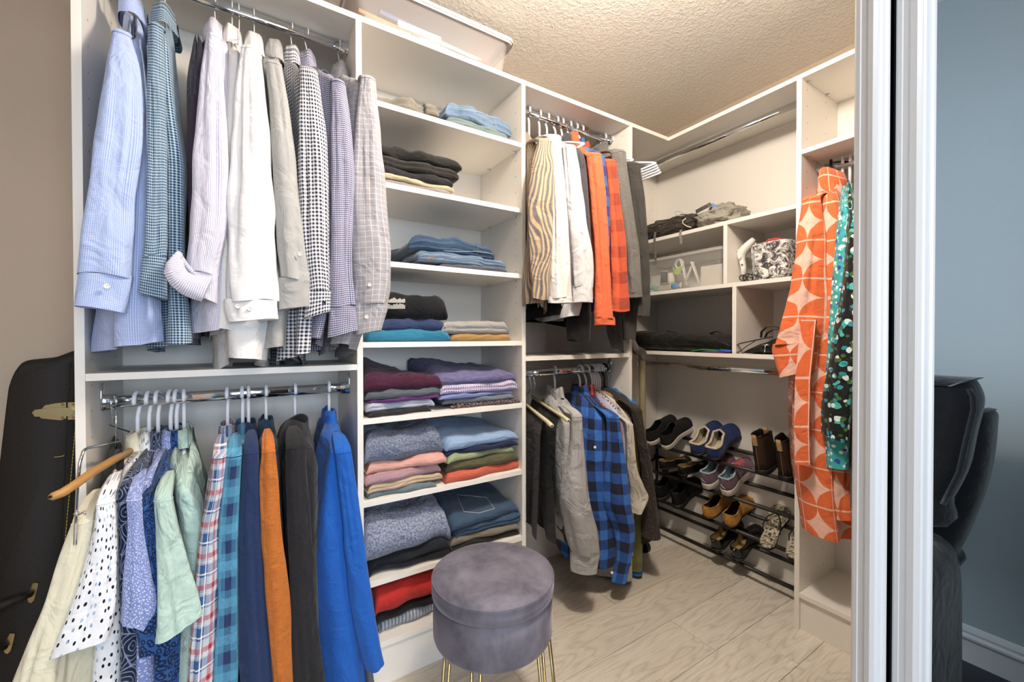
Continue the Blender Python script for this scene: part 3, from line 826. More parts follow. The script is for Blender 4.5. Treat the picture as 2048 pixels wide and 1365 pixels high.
garment('sweater', 'navy blue fleece pullover next to orange sleeve', 'sweater', GC, FA, (497, 796), ZL, c_navy,
        [(930, 488, 520), (1100, 482, 520), (1300, 482, 532), (1480, 482, 540)],
        [(905, 488, 518), (960, 485, 521), (1100, 478, 526), (1250, 477, 536), (1365, 478, 546), (1480, 480, 552)], sdep=1.25, seed=29, hang=PH('white plastic hanger of the navy fleece'), neck=.115)
t = garment('sweater', 'slate navy top with burnt orange sleeve', 'sweater', GC, FA, (532, 795), ZL, c_oran,
        [(940, 520, 566), (1100, 530, 570), (1300, 540, 575), (1480, 545, 580)],
        [(902, 524, 551), (980, 520, 559), (1080, 523, 565), (1200, 531, 579), (1365, 545, 583), (1480, 552, 588)], sdep=1.24, seed=30, colmat=c_slate, bodymat=c_slate, hang=PH('white plastic hanger of the orange sleeved top'), neck=.11, hd=False)
garment('hoodie', 'black zipped hooded jacket on the lower left rod', 'hoodie', GC, FA, (590, 790), ZL, c_black,
        [(925, 575, 640), (1100, 590, 640), (1300, 595, 650), (1480, 600, 665)],
        [(895, 572, 612), (980, 571, 616), (1100, 575, 624), (1250, 580, 632), (1365, 583, 646), (1480, 588, 655)], sdep=1.25, seed=31, hd=True, hang=PH('white plastic hanger of the black hooded jacket'), neck=.10)
garment('pullover', 'royal blue waffle knit quarter-zip pullover beside the shelf tower', 'sweater', GC, FA, (658, 785), ZL, c_royal,
        [(905, 648, 690), (1000, 634, 706), (1100, 622, 716), (1300, 642, 730), (1480, 655, 745)],
        [(905, 668, 702), (1000, 680, 716), (1100, 690, 730), (1250, 708, 752), (1345, 732, 770)], sdep=1.26, dep0=1.275, seed=32, hang=PH('white plastic hanger of the royal blue pullover'), neck=.10, fold=1.4, hemc=.02)
garment('t_shirt', 'grey jersey top hanging behind the royal blue pullover', 'top', GC, FA, (672, 785), ZL, c_greyj,
        [(950, 690, 706), (1200, 712, 732), (1480, 735, 762)], None, dep0=1.34, dep1=1.6, seed=33, col=False, hang=None, neck=.13)

# --- middle bay, upper
GM = 'tops on the upper rod of the middle bay'
HM = 'white plastic hangers on the upper rod of the middle bay'
MH = lambda s: ('plastic', s, HM)
c_zeb = cloth('sand_grey_swirl_knit', zebra('baa081', '6d6968'), weave=300)
c_fleece = cloth('white_fleece', heather('e6e3e0', 'd8d5d3', 300))
c_sweat = cloth('white_grey_sweatshirt', heather('dad8dc', 'c9c7cc', 400))
c_char = cloth('charcoal_jersey', '47464c')
c_coral = cloth('coral_orange_fleece', 'de6c48')
c_tealp = cloth('blue_teal_buffalo', buffalo('4a86b8', '3b5f9a', '3a3f88', .085, True))
c_orp = cloth('orange_black_buffalo', hatchcheck('dd6240', '33222a', .11))
c_hgrey = cloth('mid_grey_heather', heather('7f7c78', '5e5b57', 260))
c_dgrey = cloth('dark_grey_jersey', heather('45433f', '3b3937', 500))
c_blk2 = cloth('black_jersey', '19171a')
c_redb = cloth('red_brown_cloth', '7d2020')
hooksu = [1057, 1079, 1094, 1111, 1124, 1138, 1151, 1161]
def rodpx(x): return 225.6+(x-1057.7)*(268-225.6)/(1188-1057.7)
garment('jumper', 'sand and grey swirl striped fluffy jumper', 'jumper', GM, FA, (1058, rodpx(1058)), ZU, c_zeb,
        [(300, 1062, 1104), (450, 1066, 1106), (560, 1060, 1100), (612, 1062, 1098)],
        [(278, 1074, 1104), (330, 1062, 1106), (400, 1056, 1105), (500, 1060, 1103), (598, 1066, 1097)], dep0=1.30, sdep=1.265, seed=41, hang=MH('white plastic hanger of the swirl striped jumper'), col=False, neck=.11)
garment('fleece', 'plain white fleece pullover between striped jumper and hoodie', 'jumper', GM, FA, (1079, rodpx(1079)), ZU, c_fleece,
        [(290, 1096, 1124), (450, 1100, 1136), (600, 1098, 1140)],
        [(270, 1096, 1122), (320, 1098, 1126), (400, 1100, 1134), (500, 1098, 1139), (605, 1097, 1143)], dep0=1.30, sdep=1.26, seed=42, hang=MH('white plastic hanger of the white fleece'), cuff=594, col=False, neck=.11)
garment('hoodie', 'light grey-white hooded sweatshirt with ribbed cuff', 'hoodie', GM, FA, (1094, rodpx(1094)), ZU, c_sweat,
        [(300, 1126, 1152), (450, 1134, 1164), (600, 1140, 1172), (628, 1130, 1165)],
        [(290, 1126, 1152), (340, 1129, 1160), (430, 1133, 1171), (520, 1142, 1184), (572, 1146, 1184), (604, 1145, 1183)], dep0=1.30, sdep=1.26, seed=43, hang=MH('white plastic hanger of the grey-white hoodie'), cuff=572, col=False, neck=.10)
garment('top', 'charcoal top between white hoodie and coral fleece', 'top', GM, FA, (1124, rodpx(1124)), ZU, c_char,
        [(305, 1152, 1178), (400, 1160, 1186), (500, 1172, 1190), (600, 1176, 1192)], None, dep0=1.27, seed=44, hang=MH('white plastic hanger of the charcoal top'), neck=.11)
garment('fleece', 'coral orange fleece with long sleeve hanging lowest', 'jumper', GM, FA, (1138, rodpx(1138)), ZU, c_coral,
        [(310, 1174, 1202), (450, 1186, 1212), (600, 1188, 1216)],
        [(306, 1172, 1202), (380, 1179, 1210), (480, 1187, 1216), (560, 1190, 1220), (625, 1188, 1226), (650, 1189, 1229)], dep0=1.30, sdep=1.26, seed=45, hang=MH('white plastic hanger of the coral fleece'), neck=.09, cuff=636)
garment('shirt', 'thin strip of blue and violet buffalo check shirt', S, GM, FA, (1151, rodpx(1151)), ZU, c_tealp,
        [(308, 1198, 1216), (420, 1208, 1226), (600, 1214, 1227)], None, dep0=1.27, seed=46, hang=MH('white plastic hanger of the blue and violet check shirt'), neck=.11)
garment('shirt', 'orange and black buffalo check fleece shirt', S, GM, FA, (1161, rodpx(1161)), ZU, c_orp,
        [(330, 1212, 1236), (450, 1222, 1246), (600, 1220, 1250)],
        [(320, 1210, 1232), (400, 1218, 1241), (500, 1222, 1252), (570, 1225, 1255), (622, 1221, 1260)], dep0=1.30, sdep=1.27, seed=47, hang=MH('white plastic hanger of the orange buffalo check shirt'), neck=.12)
garment('cardigan', 'mid-grey heather cardigan with shoulder seam', 'jumper', GM, FA, (1197, rodpx(1197)), ZU, c_hgrey,
        [(308, 1226, 1256), (450, 1240, 1268), (590, 1250, 1276)],
        [(300, 1222, 1250), (400, 1234, 1263), (500, 1249, 1278), (594, 1256, 1284)], dep0=1.29, sdep=1.255, seed=48, hang=('chrome', 'thin silver wire hanger of the heather cardigan', 'odd hangers of the middle bay'), cuff=584, neck=.09)
garment('sweatshirt', 'dark grey sweatshirt with small white emblem, right end of the rod', 'jumper', GM, FA, (1222, rodpx(1222)), ZU, c_dgrey,
        [(330, 1254, 1284), (450, 1266, 1292), (600, 1268, 1292)],
        [(325, 1252, 1280), (400, 1260, 1289), (520, 1276, 1298), (590, 1279, 1300), (632, 1276, 1298)], dep0=1.28, sdep=1.25, seed=49, hang=MH('white plastic hanger of the dark grey sweatshirt'), cuff=592, neck=.11)
EMB = bpy.data.objects['sweatshirt']
sleeve(FA, [(560, 1138, 1180), (640, 1134, 1181), (682, 1136, 1181)], 1.33, c_blk2, tag(thing('top', 'black top with long sleeve cuffs hanging below the white hoodie', 'top', aty(1158, 560, 1.4), GM)), 50, thick=.5)
bt = bpy.data.objects['top.002'] if 'top.002' in bpy.data.objects else None
if bt:
    body(FA, [(330, 1130, 1160), (450, 1120, 1165), (600, 1096, 1170), (634, 1094, 1172)], (1111, rodpx(1111)), ZU, 1.36, 1.69, c_blk2, bt, .13, 51)
t = thing('sweatpants', 'dark grey jersey with two long ribbed cuffs below the orange check', 'trousers', aty(1240, 500, 1.42), GM)
sleeve(FA, [(480, 1225, 1262), (600, 1238, 1275), (642, 1242, 1272), (680, 1244, 1270)], 1.35, c_dgrey, t, 52, name='leg', thick=.5)
sleeve(FA, [(480, 1205, 1235), (600, 1212, 1240), (665, 1212, 1244), (700, 1222, 1248)], 1.37, c_dgrey, t, 53, name='leg', thick=.5, slant=-.01)
for i, (x, dl) in enumerate(((1111, 0), (1172, 0), (1206, 0))):
    hanger(FA, (x, rodpx(x)), ZU, ['white plastic hanger of the black top, upper middle rod', 'cream metal hanger with gold neck on the upper middle rod', 'white plastic hanger behind the heather cardigan'][i], HM if i != 1 else 'odd hangers of the middle bay', 'plastic' if i != 1 else 'chrome', mat=GOLD if i == 1 else None)

# --- middle bay, lower
GL = 'garments on the lower rod of the middle bay'
HL = 'white plastic hangers on the lower rod of the middle bay'
LH = lambda s: ('plastic', s, HL)
c_lgs = cloth('light_grey_twill', heather('b4b3b3', 'a8a7a8', 500), wr=.5)
c_bluep = cloth('bright_blue_buffalo', buffalo('3d74c4', '2b4f92', '24283c', .088))
c_redp = cloth('red_tartan', plaid('b8332c', [('2a2a3c', .05, .3, 0, .5), ('f0e6e0', .05, .06, .5, .8)]))
c_paleb = cloth('pale_blue_cotton', 'bcc6dc')
c_floralw = cloth('small_floral_white', blobs('d8cfc8', '7a5560', 60, .3, False))
c_ecru = cloth('ecru_cotton', 'd8d0c0', wr=.6)
c_olive = cloth('olive_twill', '6e6b3d')
c_peach = cloth('peach_cotton', 'e08c6a')
c_marl = cloth('black_brown_marl_knit', heather('4a423c', '1c1917', 150), weave=160, wr=.6)
c_ublue = cloth('cobalt_blue_cotton', '2b6fae')
c_trous = cloth('charcoal_trouser_wool', '302f31', wr=.35)
garment('shirt', 'light grey collared shirt hanging on its own at the left of the lower middle rod', S, GL, FA, (1110, 738), ZL3, c_lgs,
        [(850, 1120, 1160), (950, 1120, 1165), (1050, 1125, 1180), (1110, 1150, 1205)],
        [(833, 1142, 1164), (900, 1138, 1169), (1000, 1120, 1178), (1080, 1130, 1194), (1122, 1141, 1198), (1156, 1142, 1192)], dep0=1.29, sdep=1.26, seed=61, cuff=1118, hang=LH('white plastic hanger of the light grey shirt'), neck=.10)
t = garment('shirt', 'bright blue and black buffalo check flannel shirt with chest pocket', S, GL, FA, (1160, 737), ZL3, c_bluep,
        [(850, 1196, 1236), (950, 1182, 1250), (1050, 1184, 1262), (1120, 1190, 1262), (1142, 1194, 1256)],
        [(838, 1212, 1240), (900, 1214, 1248), (970, 1208, 1258), (1020, 1206, 1264), (1070, 1226, 1270), (1125, 1232, 1262), (1172, 1224, 1250)], dep0=1.30, sdep=1.262, seed=62, cuff=1138, hang=LH('white plastic hanger of the blue buffalo check shirt'), neck=.10, btn=[(1190, 895), (1224, 1146)])
boxo('neck_label', aty(1150, 798, 1.53)+Vector((0, 0, -.008)), aty(1150, 798, 1.53)+Vector((.004, .035, .008)), plain('woven_label', 'c8bfa0', .8), t)
garment('shirt', 'red tartan shirt peeping out beside the blue check flannel', S, GL, FA, (1172, 736), ZL3, c_redp,
        [(850, 1230, 1252), (950, 1240, 1258), (1100, 1246, 1270), (1142, 1248, 1272)], None, dep0=1.31, seed=63, hang=LH('white plastic hanger of the red tartan shirt'), neck=.10)
hx = [1184, 1188, 1192, 1196, 1200, 1204]
nm = [('shirt', 'pale blue cotton shirt edge behind the red tartan', c_paleb, [(845, 1240, 1256), (950, 1248, 1262), (1110, 1256, 1270)], None),
      ('blouse', 'white blouse with tiny dark flowers', c_floralw, [(845, 1248, 1262), (950, 1256, 1268), (1120, 1258, 1272)], None),
      ('shirt', 'ecru cotton shirt with puffed sleeve end', c_ecru, [(840, 1256, 1268), (950, 1260, 1276), (1100, 1254, 1272), (1165, 1254, 1272)], [(850, 1252, 1266), (940, 1254, 1274), (980, 1258, 1288), (1002, 1258, 1297), (1030, 1262, 1284)]),
      ('shirt', 'olive green twill shirt with rolled tab sleeve', c_olive, [(845, 1262, 1280), (950, 1268, 1285), (1080, 1274, 1288), (1146, 1275, 1287)], None),
      ('top', 'peach orange thin sleeve top', c_peach, [(835, 1266, 1282), (900, 1272, 1285), (915, 1274, 1284)], None)]
for i, (n_, lb, cm, br, sr) in enumerate(nm):
    garment(n_, lb, 'top' if n_ == 'top' else S, GL, FA, (hx[i], 735), ZL3, cm, br, sr, dep0=1.31+.004*i, sdep=1.27, seed=64+i, col=False,
            hang=LH('one of the tightly packed white hangers holding the ' + lb.split(' with')[0].split(' edge')[0]), neck=.10, fold=.6)
garment('cardigan', 'long black-brown marl knit cardigan, nearly reaching the floor', 'jumper', GL, FA, (1209, 735), ZL3, c_marl,
        [(830, 1262, 1284), (900, 1276, 1296), (1000, 1284, 1312), (1086, 1284, 1318)],
        [(822, 1262, 1284), (880, 1272, 1293), (950, 1284, 1306), (1020, 1286, 1314), (1084, 1284, 1323)], dep0=1.31, sdep=1.27, seed=70, col=False, hang=('plastic', 'black plastic hanger at the right end of the lower middle rod', 'odd hangers of the lower middle rod', BPLAS), neck=.09)
garment('shirt', 'cobalt blue shirt, last on the lower middle rod', S, GL, FA, (1217, 734), ZL3, c_ublue,
        [(820, 1268, 1288), (900, 1276, 1288), (1050, 1276, 1288), (1162, 1272, 1289)], None, dep0=1.33, seed=71, col=False, hang=('plastic', 'pale blue plastic hanger at the right end of the lower middle rod', 'odd hangers of the lower middle rod', plain('pale_blue_plastic', 'a9bccb', .3)), neck=.09)

# trousers folded over open-ended bars
def trousers(label, group, hookpx, bar0, bar1, rows, mat, mato, seed, zr=ZL3, style='chrome', barmat=None, bare=.0):
    dr = YR; lat = FA.pl(hookpx[0], hookpx[1], dr)[0]
    t = thing('trouser_hanger', label[0], 'hanger', (lat, dr, zr), group)
    def V(d, z, dl=0): return Vector((lat+dl, dr+d, zr+z))
    R = .0185
    pts = [V(-math.cos(math.radians(205-k*19))*-R, math.sin(math.radians(205-k*19))*R) for k in range(13)] + [V(.003, -.04), V(0, -.06)]
    b0 = Vector(bar0); b1 = Vector(bar1)
    m = MB(); m.tube(pts+[V(.02, -.09), b1+Vector((0, .01, .015)), b1], .0022, 8); m.build('hook', mato, t, True)
    q = b0+(b1-b0)*.5
    m = MB(); n = 10
    path = [b1, q, b0+(b1-b0)*.12+Vector((0, 0, .001)), b0+(b1-b0)*.04+Vector((0, 0, -.001)), b0]
    m.tube(path, [.0075, .0078, .008, .0088, .0075], 12); m.build('bar', barmat or BEIGEP, t, True)
    m = MB(); m.tube([b0+(b0-b1).normalized()*.0006, b0+(b0-b1).normalized()*.0012], .003, 8); m.build('end_hole', DARK, t)
    if rows:
        p = thing('trousers', label[1], 'trousers', q, group)
        dep0 = lerp(b0.y, b1.y, .22); dep1 = b1.y
        rg = random.Random(seed); rings = []; uvs = []; NY = 16; NZ = 30
        zt = lambda s: lerp(b0.z, b1.z, .22+s*.78)
        for side in (0,):
            for i in range(2*NZ+1):
                u = i/NZ-1      # -1 left hem .. 0 bar .. 1 right hem
                ring = []
                for j in range(NY+1):
                    s = j/NY; dep = lerp(dep0, dep1, s); bl = lerp(b0.x, b1.x, .22+.78*s)
                    L = rows[0] if u < 0 else rows[1]
                    a = abs(u)
                    off = (.011+.032*a**.7)*(1 if u > 0 else -1)*min(1, a*9)
                    wv = .010*a*math.sin(s*9+seed+u*2)+.006*a*math.sin(s*19+seed*2)
                    ring.append(Vector((bl+off+wv, dep+.03*a*(s-.5), zt(s)+.0095*(1-min(1, a*9))-L*a))); uvs.append((s*.3, u*.8))
                rings.append(ring)
        m = MB(); m.rings(rings, False, False, False, uvs); m.build('fabric', mat, p, True)
    return t
GT = 'trousers over open-ended hangers'
trousers(('metal trouser hanger with cream foam bar end, nearer the shelf tower', 'charcoal trousers over the foam bar nearer the shelf tower'), GT, (1062, 745), aty(1104, 852, 1.22), aty(1040, 800, 1.60), (.46, .50), c_trous, CHROME, 1)
trousers(('metal trouser hanger with cream foam bar end, second from the shelf tower', 'black trousers over the foam bar beside the grey shirt'), GT, (1070, 744), aty(1137, 842, 1.24), aty(1065, 795, 1.62), (.50, .53), c_blk2, CHROME, 2)
# wooden open-ended hanger and multi-arm chrome rack at far left
t = thing('multi_arm_hanger', 'tall chrome multi-arm trouser hanger at the left panel', 'hanger', aty(222, 812, YR), 'chrome hangers on the lower left rod')
h0 = aty(226, 798, YR)
m = MB(); R = .0185
m.tube([h0+Vector((0, -R*math.cos(math.radians(205-k*19)), R*math.sin(math.radians(205-k*19))-.012)) for k in range(13)]+[h0+Vector((0, .0, -.06)), aty(218, 850, YR), aty(262, 865, 1.56)], .0024, 8)
m.build('hook', CHROME, t, True)
m = MB()
A = aty(240, 884, 1.45); B = aty(168, 898, 1.22)
m.tube([A, lerp(A, B, .5), lerp(A, B, .93), B+Vector((0, -.004, -.004)), aty(160, 925, 1.21), aty(156, 960, 1.21), aty(152, 1040, 1.21), aty(150, 1090, 1.215)], .0030, 8)
for py in (961, 1026):
    m.tube([aty(149, py, 1.205), aty(157, py+3, 1.205)], .0042, 8)
    m.tube([aty(157, py+4, 1.205), aty(170, py-2, 1.20), aty(170, py+5, 1.20)], .0022, 8)
m.build('arm', CHROME, t, True)
t = thing('wooden_hanger', 'beech wood open-ended trouser hanger sticking out at the left', 'hanger', aty(160, 960, 1.25), 'wooden trouser hanger')
m = MB()
pp = [(97, 995, 1.13), (104, 994, 1.13), (125, 986, 1.14), (150, 970, 1.16), (185, 945, 1.22), (226, 921, 1.33), (262, 902, 1.45)]
m.tube([aty(*p) for p in pp], [.004, .0075, .0085, .0085, .0088, .009, .009], 12, True)
m.build('bar', WOODH, t, True)
m = MB(); q = aty(101.5, 994, 1.118); m.tube([q+Vector((0, .0, 0)), q+Vector((-.001, -.0035, 0))], .0024, 8); m.build('end_hole', DARK, t)

# cluster of empty hangers pushed to the right end of the upper middle rod
for i in range(5):
    x = 1240+i*2.4
    hanger(FA, (x, rodpx(x)+2), ZU, ['empty white hanger nearest the dark grey sweatshirt, upper middle rod', 'second empty white hanger of the bunch on the upper middle rod', 'middle empty white hanger of the bunch on the upper middle rod', 'fourth empty white hanger of the bunch on the upper middle rod', 'empty white hanger farthest right on the upper middle rod'][i], 'empty white hangers bunched together', 'plastic', span=.205, drop=.065+.009*i, yaw=-.10)

# --- right bay: robe and dresses
c_robe = cloth('orange_star_tile_towelling', startile('df6c3e', 'ecbcaa', .118), weave=200)
c_tealf = cloth('teal_white_swirl_print', floral('3aa6a8', ['e8f2f0', '2b4f9c', '7cc4c4', 'f4f4ee'], 20), rough=.6)
c_blkf = cloth('black_teal_floral_print', floral('141416', ['4fb9b4', 'd8ecea', '2f8fa0', '3f6b35'], 17), rough=.6)
c_denimd = cloth('dark_denim', heather('2c3038', '3c424e', 500))
GR = 'garments on the short rod of the right bay'
ZR5 = 1.825
t = garment('bathrobe', 'orange bathrobe with pink four-point star pattern', 'robe', GR, FB, (1662, 335), ZR5, c_robe,
        [(405, 1628, 1690), (600, 1602, 1690), (780, 1582, 1688), (950, 1588, 1690), (1058, 1606, 1700)],
        [(402, 1606, 1642), (460, 1596, 1650), (520, 1588, 1652), (600, 1572, 1652), (660, 1558, 1650), (700, 1546, 1642), (745, 1560, 1632)],
        dep0=1.72, dep1=2.11, sdep=1.70, seed=80, cuff=690, neck=.07, hd=True, hang=('plastic', 'black plastic hanger of the orange bathrobe', 'odd hangers of the right bay', BPLAS), slant=.02, hemc=.0)
m = MB()
r = [[atx(x+dx, y, 1.665)+Vector((dz, 0, 0)) for dx, dz in ((-15, .006), (-15, -.004), (15, -.004), (15, .006))] for x, y in ((1618, 640), (1606, 760), (1604, 860), (1606, 930))]
m.rings(r, True, True, True, [(k*.06, -y*.14) for y in range(4) for k in range(4)]); m.build('belt', c_robe, t, False)
sleeve(FB, [(920, 1650, 1700), (1000, 1652, 1704), (1030, 1655, 1703)], 1.75, c_robe, t, 81, name='far_sleeve', thick=.5)
garment('dress', 'teal, white and blue swirl print dress', 'dress', GR, FB, (1685, 330), ZR5, c_tealf,
        [(420, 1676, 1704), (560, 1662, 1712), (700, 1650, 1712), (860, 1644, 1706), (930, 1650, 1704)], None, dep0=1.70, dep1=2.08, seed=82, col=False, neck=.08, hang=('plastic', 'white plastic hanger of the teal swirl dress', 'white hangers of the right bay'))
garment('dress', 'black dress with large teal and white blossoms', 'dress', GR, FB, (1700, 326), ZR5, c_blkf,
        [(440, 1694, 1722), (560, 1686, 1726), (700, 1668, 1726), (820, 1650, 1715), (872, 1648, 1712)], None, dep0=1.66, dep1=2.06, seed=83, col=False, neck=.08, hang=('plastic', 'white plastic hanger of the black blossom dress', 'white hangers of the right bay'))
garment('jeans', 'dark denim trousers hanging behind the floral dress', 'trousers', GR, FB, (1712, 323), ZR5, c_denimd,
        [(700, 1700, 1725), (900, 1692, 1725), (1020, 1692, 1725)], None, dep0=1.72, dep1=2.0, seed=84, col=False, neck=.4)
# ------------------------------------------------------------------ folded clothes
def folded(name, label, cat, group, mat, x0, x1, y0, y1, z, th, rise=(0, 0), tilt=(0, 0), seed=0, layers=2, wav=1.0, crown=0.0, x0b=None, x1b=None):
    """folded garment: front fold at y0; z,th at front; rise=(left,right) extra height of top at the back; tilt=(left,right) lift of the base"""
    rg = random.Random(seed+77); NX, NL, NB = 26, 40, 0
    m = MB(); rings = []; uvs = []
    ph = [rg.uniform(0, 6.28) for _ in range(5)]
    x0b = x0 if x0b is None else x0b; x1b = x1 if x1b is None else x1b
    def prof(q):   # q in 0..1 round the section: bottom back -> front -> top back ; returns (yfrac, zfrac)
        if q < .30: return (1-q/.30*.94, 0.0)
        if q < .60:
            a = (q-.30)/.30; ang = -PI/2-a*PI
            return (None, ang)
        return (.06+(q-.60)/.40*.94, 1.0)
    for i in range(NX+1):
        u = i/NX; e = min(u, 1-u)
        sh = 1-(1-min(1, e/.07))**2.2*.62
        ring = []
        for k in range(NL+1):
            q = k/NL; yf, zf = prof(q)
            n_ = noise.noise(Vector((u*4+seed, q*5, seed*.7)))*.5
            thl = th*(1+.16*noise.noise(Vector((u*3+seed*2, 1, 1))))*sh
            if yf is None:
                ang = zf; r = thl/2; g = 0
                if layers > 1:
                    zc = (math.sin(ang)+1)/2
                    for l in range(1, layers):
                        g += .55*r*math.exp(-((zc-l/layers+.05*math.sin(u*5+ph[2]))/.07)**2)
                yy = y0 + r + math.cos(ang)*r*.95 + g; zz = thl/2+math.sin(ang)*r; yfv = 0
            else:
                yfv = yf; yy = lerp(y0+thl/2*.9, y1, (yf-.06)/.94 if yf > .06 else 0)
                zz = 0 if zf == 0 else thl
            rs = lerp(rise[0], rise[1], u)*yfv
            bt = lerp(tilt[0], tilt[1], u)
            top = 1 if zf == 1.0 else (zz/thl if thl > 0 else 0)
            zz += bt + (rs if top > .5 else rs*.5*top) + crown*math.sin(PI*u)*top*(1-.5*yfv)
            zz += wav*.007*top*(noise.noise(Vector((u*5+seed, yfv*4, 3.1)))+.6*noise.noise(Vector((u*11, yfv*9+seed, 1.7))))
            xa = lerp(x0, x0b, yfv); xb = lerp(x1, x1b, yfv)
            xx = lerp(xa, xb, u)+.006*wav*math.sin(6*yfv+ph[0])*(1 if e < .2 else 0)+.004*n_
            yy += wav*(.007*math.sin(u*4.5+ph[1])+.004*math.sin(u*13+ph[3]))*(1-yfv)
            ring.append(Vector((xx, yy, z+max(zz, .0004)))); uvs.append(((xx-x0)+seed*.31, q*(y1-y0)*2+th))
        rings.append(ring)
    m.rings(rings, False, False, False, uvs)
    n1 = NL+1
    for base, rev in ((0, 1), (NX*n1, 0)):
        f = tuple(base+k for k in range(n1)); m.f.append(f[::-1] if rev else f)
    m.f.append(tuple([i*n1 for i in range(NX+1)]+[(NX-i)*n1+NL for i in range(NX+1)]))
    o = mk(name, m.v, m.f, mat, None, True, m.uv)
    return tag(o, label, cat, group)
def stack(z, items, grp, y0=YF+.012, y1=1.69, rise=(0, 0), base=(0, 0), seed=0):
    """items bottom to top: (name, label, cat, mat, pxl, pxr, thickness[, opts])"""
    zz = z+.0008; out = []; bl, br = base
    n = len(items)
    for i, it in enumerate(items):
        name, label, cat, mat, xl, xr, th = it[:7]; op = it[7] if len(it) > 7 else {}
        zpx = 675 + (CH-zz)*554
        a = aty(xl, zpx, y0+op.get('dy', 0)).x; b = aty(xr, zpx, y0+op.get('dy', 0)).x
        ab = a+op.get('lb', 0); bb = b+op.get('rb', 0)
        ab = max(ab, AX[1][1]+.004); bb = min(bb, AX[2][0]-.004); a = max(a, AX[1][1]+.004)
        if not op.get('over'): b = min(b, AX[2][0]-.003)
        f = (i+1)/n
        o = folded(name, label, cat, grp, mat, a, b, y0+op.get('dy', 0)+random.uniform(0, .004), y1, zz, th,
                   rise=((rise[0])*1/n if not op.get('rise') else op['rise'][0], rise[1]/n if not op.get('rise') else op['rise'][1]),
                   tilt=(bl+rise[0]*0, br), seed=seed+i, layers=op.get('layers', 2), wav=op.get('wav', 1), crown=op.get('crown', 0), x0b=ab, x1b=bb)
        zz += th*.98; out.append(o)
    return out
d_light = cloth('light_blue_denim', heather('74889d', '5a6f86', 420)); d_mid = cloth('mid_blue_denim', heather('42566e', '33475e', 420))
d_dark = cloth('dark_blue_denim', heather('2a3649', '20293a', 420)); d_grn = cloth('grey_green_denim', heather('74827f', '63716f', 400))
c_taupe = cloth('taupe_twill', '7d776c'); c_blackt = cloth('black_twill', '232220'); c_brownb = cloth('dark_brown_twill', '2f2c28')
c_beige = cloth('beige_twill', 'b3a98a'); c_taupe2 = cloth('pinkish_taupe_twill', '8b817f')
c_gdenim = cloth('grey_denim', heather('585c63', '484c54', 400))
c_tee = cloth('black_tee', '121216'); c_nv2 = cloth('navy_jersey', heather('323f66', '2a3554', 500)); c_turq = cloth('turquoise_jersey', '2c7390')
c_gy = cloth('light_grey_jersey', heather('9c9a98', '8d8b89', 400)); c_tan = cloth('tan_cotton', '9c7c4a')
c_burg = cloth('burgundy_jersey', '421a31'); c_hg = cloth('heather_slate', heather('5d636b', '4a5058', 300)); c_purp = cloth('purple_jersey', '5c2a6a')
c_wh = cloth('white_heather_jersey', heather('b9bdc9', 'a3a8b6', 300)); c_dk = cloth('dark_charcoal_jersey', '2a282b')
c_lav = cloth('lavender_velvet', heather('6e6a8f', '5c587f', 40)); c_rib = cloth('lilac_rib_knit', stripes('d3c9de', 'a79cb8', .009, .6))
c_peri = cloth('periwinkle_jersey', '7581b4'); c_gh = cloth('grey_marl', heather('7d828c', '5b616c', 220))
c_bflo = cloth('black_floral_small', floral('1b191c', ['c98f9a', 'd8cdc8'], 60))
c_bsw = cloth('blue_heather_sweater', heather('8b93a6', '4a5468', 170), weave=200, wr=.6); c_pink = cloth('dusty_pink_cotton', 'cf9d92')
c_mauv = cloth('mauve_heather', heather('b08f94', '9a7a80', 260)); c_be2 = cloth('oatmeal_cotton', 'c4ab90'); c_sage = cloth('sage_grey_cotton', '66757a')
c_lb = cloth('powder_blue_jersey', '8ba4c6'); c_nv3 = cloth('navy_thin_knit', '1f2745'); c_lg = cloth('pale_green_jersey', heather('98a37f', '8a9673', 250))
c_olv = cloth('olive_knit', '5a563f'); c_cor = cloth('coral_cotton', 'c4604a')
c_gsw = cloth('grey_blue_sweater', heather('a0a6ba', '565d72', 150), weave=200, wr=.6); c_dj = cloth('blue_black_denim', heather('22252c', '181a20', 300))
c_red = cloth('red_cotton', 'b62f2a'); c_knit = cloth('ribbed_grey_knit', stripes('b4b9c2', '7f8690', .012, .55, 0))
G_ = lambda s: 'folded clothes on the '+s+' shelf of the tower'
sh = SH
stack(sh[0], [('trousers', 'taupe trousers folded flat, on the highest tower shelf at the left', 'trousers', c_taupe, 742, 880, .034, {'wav': 2.2, 'layers': 2, 'crown': .012})], G_('top'), seed=1)
stack(sh[0], [('jeans', 'grey-green jeans under the light blue jeans on the highest tower shelf', 'jeans', d_grn, 896, 1020, .030, {'layers': 2}),
              ('jeans', 'light blue jeans on top of the highest tower shelf pile', 'jeans', d_light, 888, 1025, .048, {'layers': 3, 'wav': 1.6, 'crown': .008})], G_('top'), seed=4)
stack(sh[1], [('trousers', 'pinkish taupe trousers at the bottom of the dark pile', 'trousers', c_taupe2, 752, 904, .018, {'layers': 1}),
              ('trousers', 'beige trousers second from the bottom of the dark pile', 'trousers', c_beige, 750, 908, .016, {'layers': 1}),
              ('trousers', 'thin black trousers in the middle of the dark pile', 'trousers', c_dk, 750, 908, .028, {'layers': 1}),
              ('trousers', 'dark brown-black trousers second from the top of the dark pile', 'trousers', c_brownb, 750, 913, .036, {'layers': 2, 'wav': 1.3}),
              ('trousers', 'black trousers with pocket seam on top of the dark pile', 'trousers', c_blackt, 750, 918, .038, {'layers': 1, 'wav': 1.8})], G_('second'), seed=7)
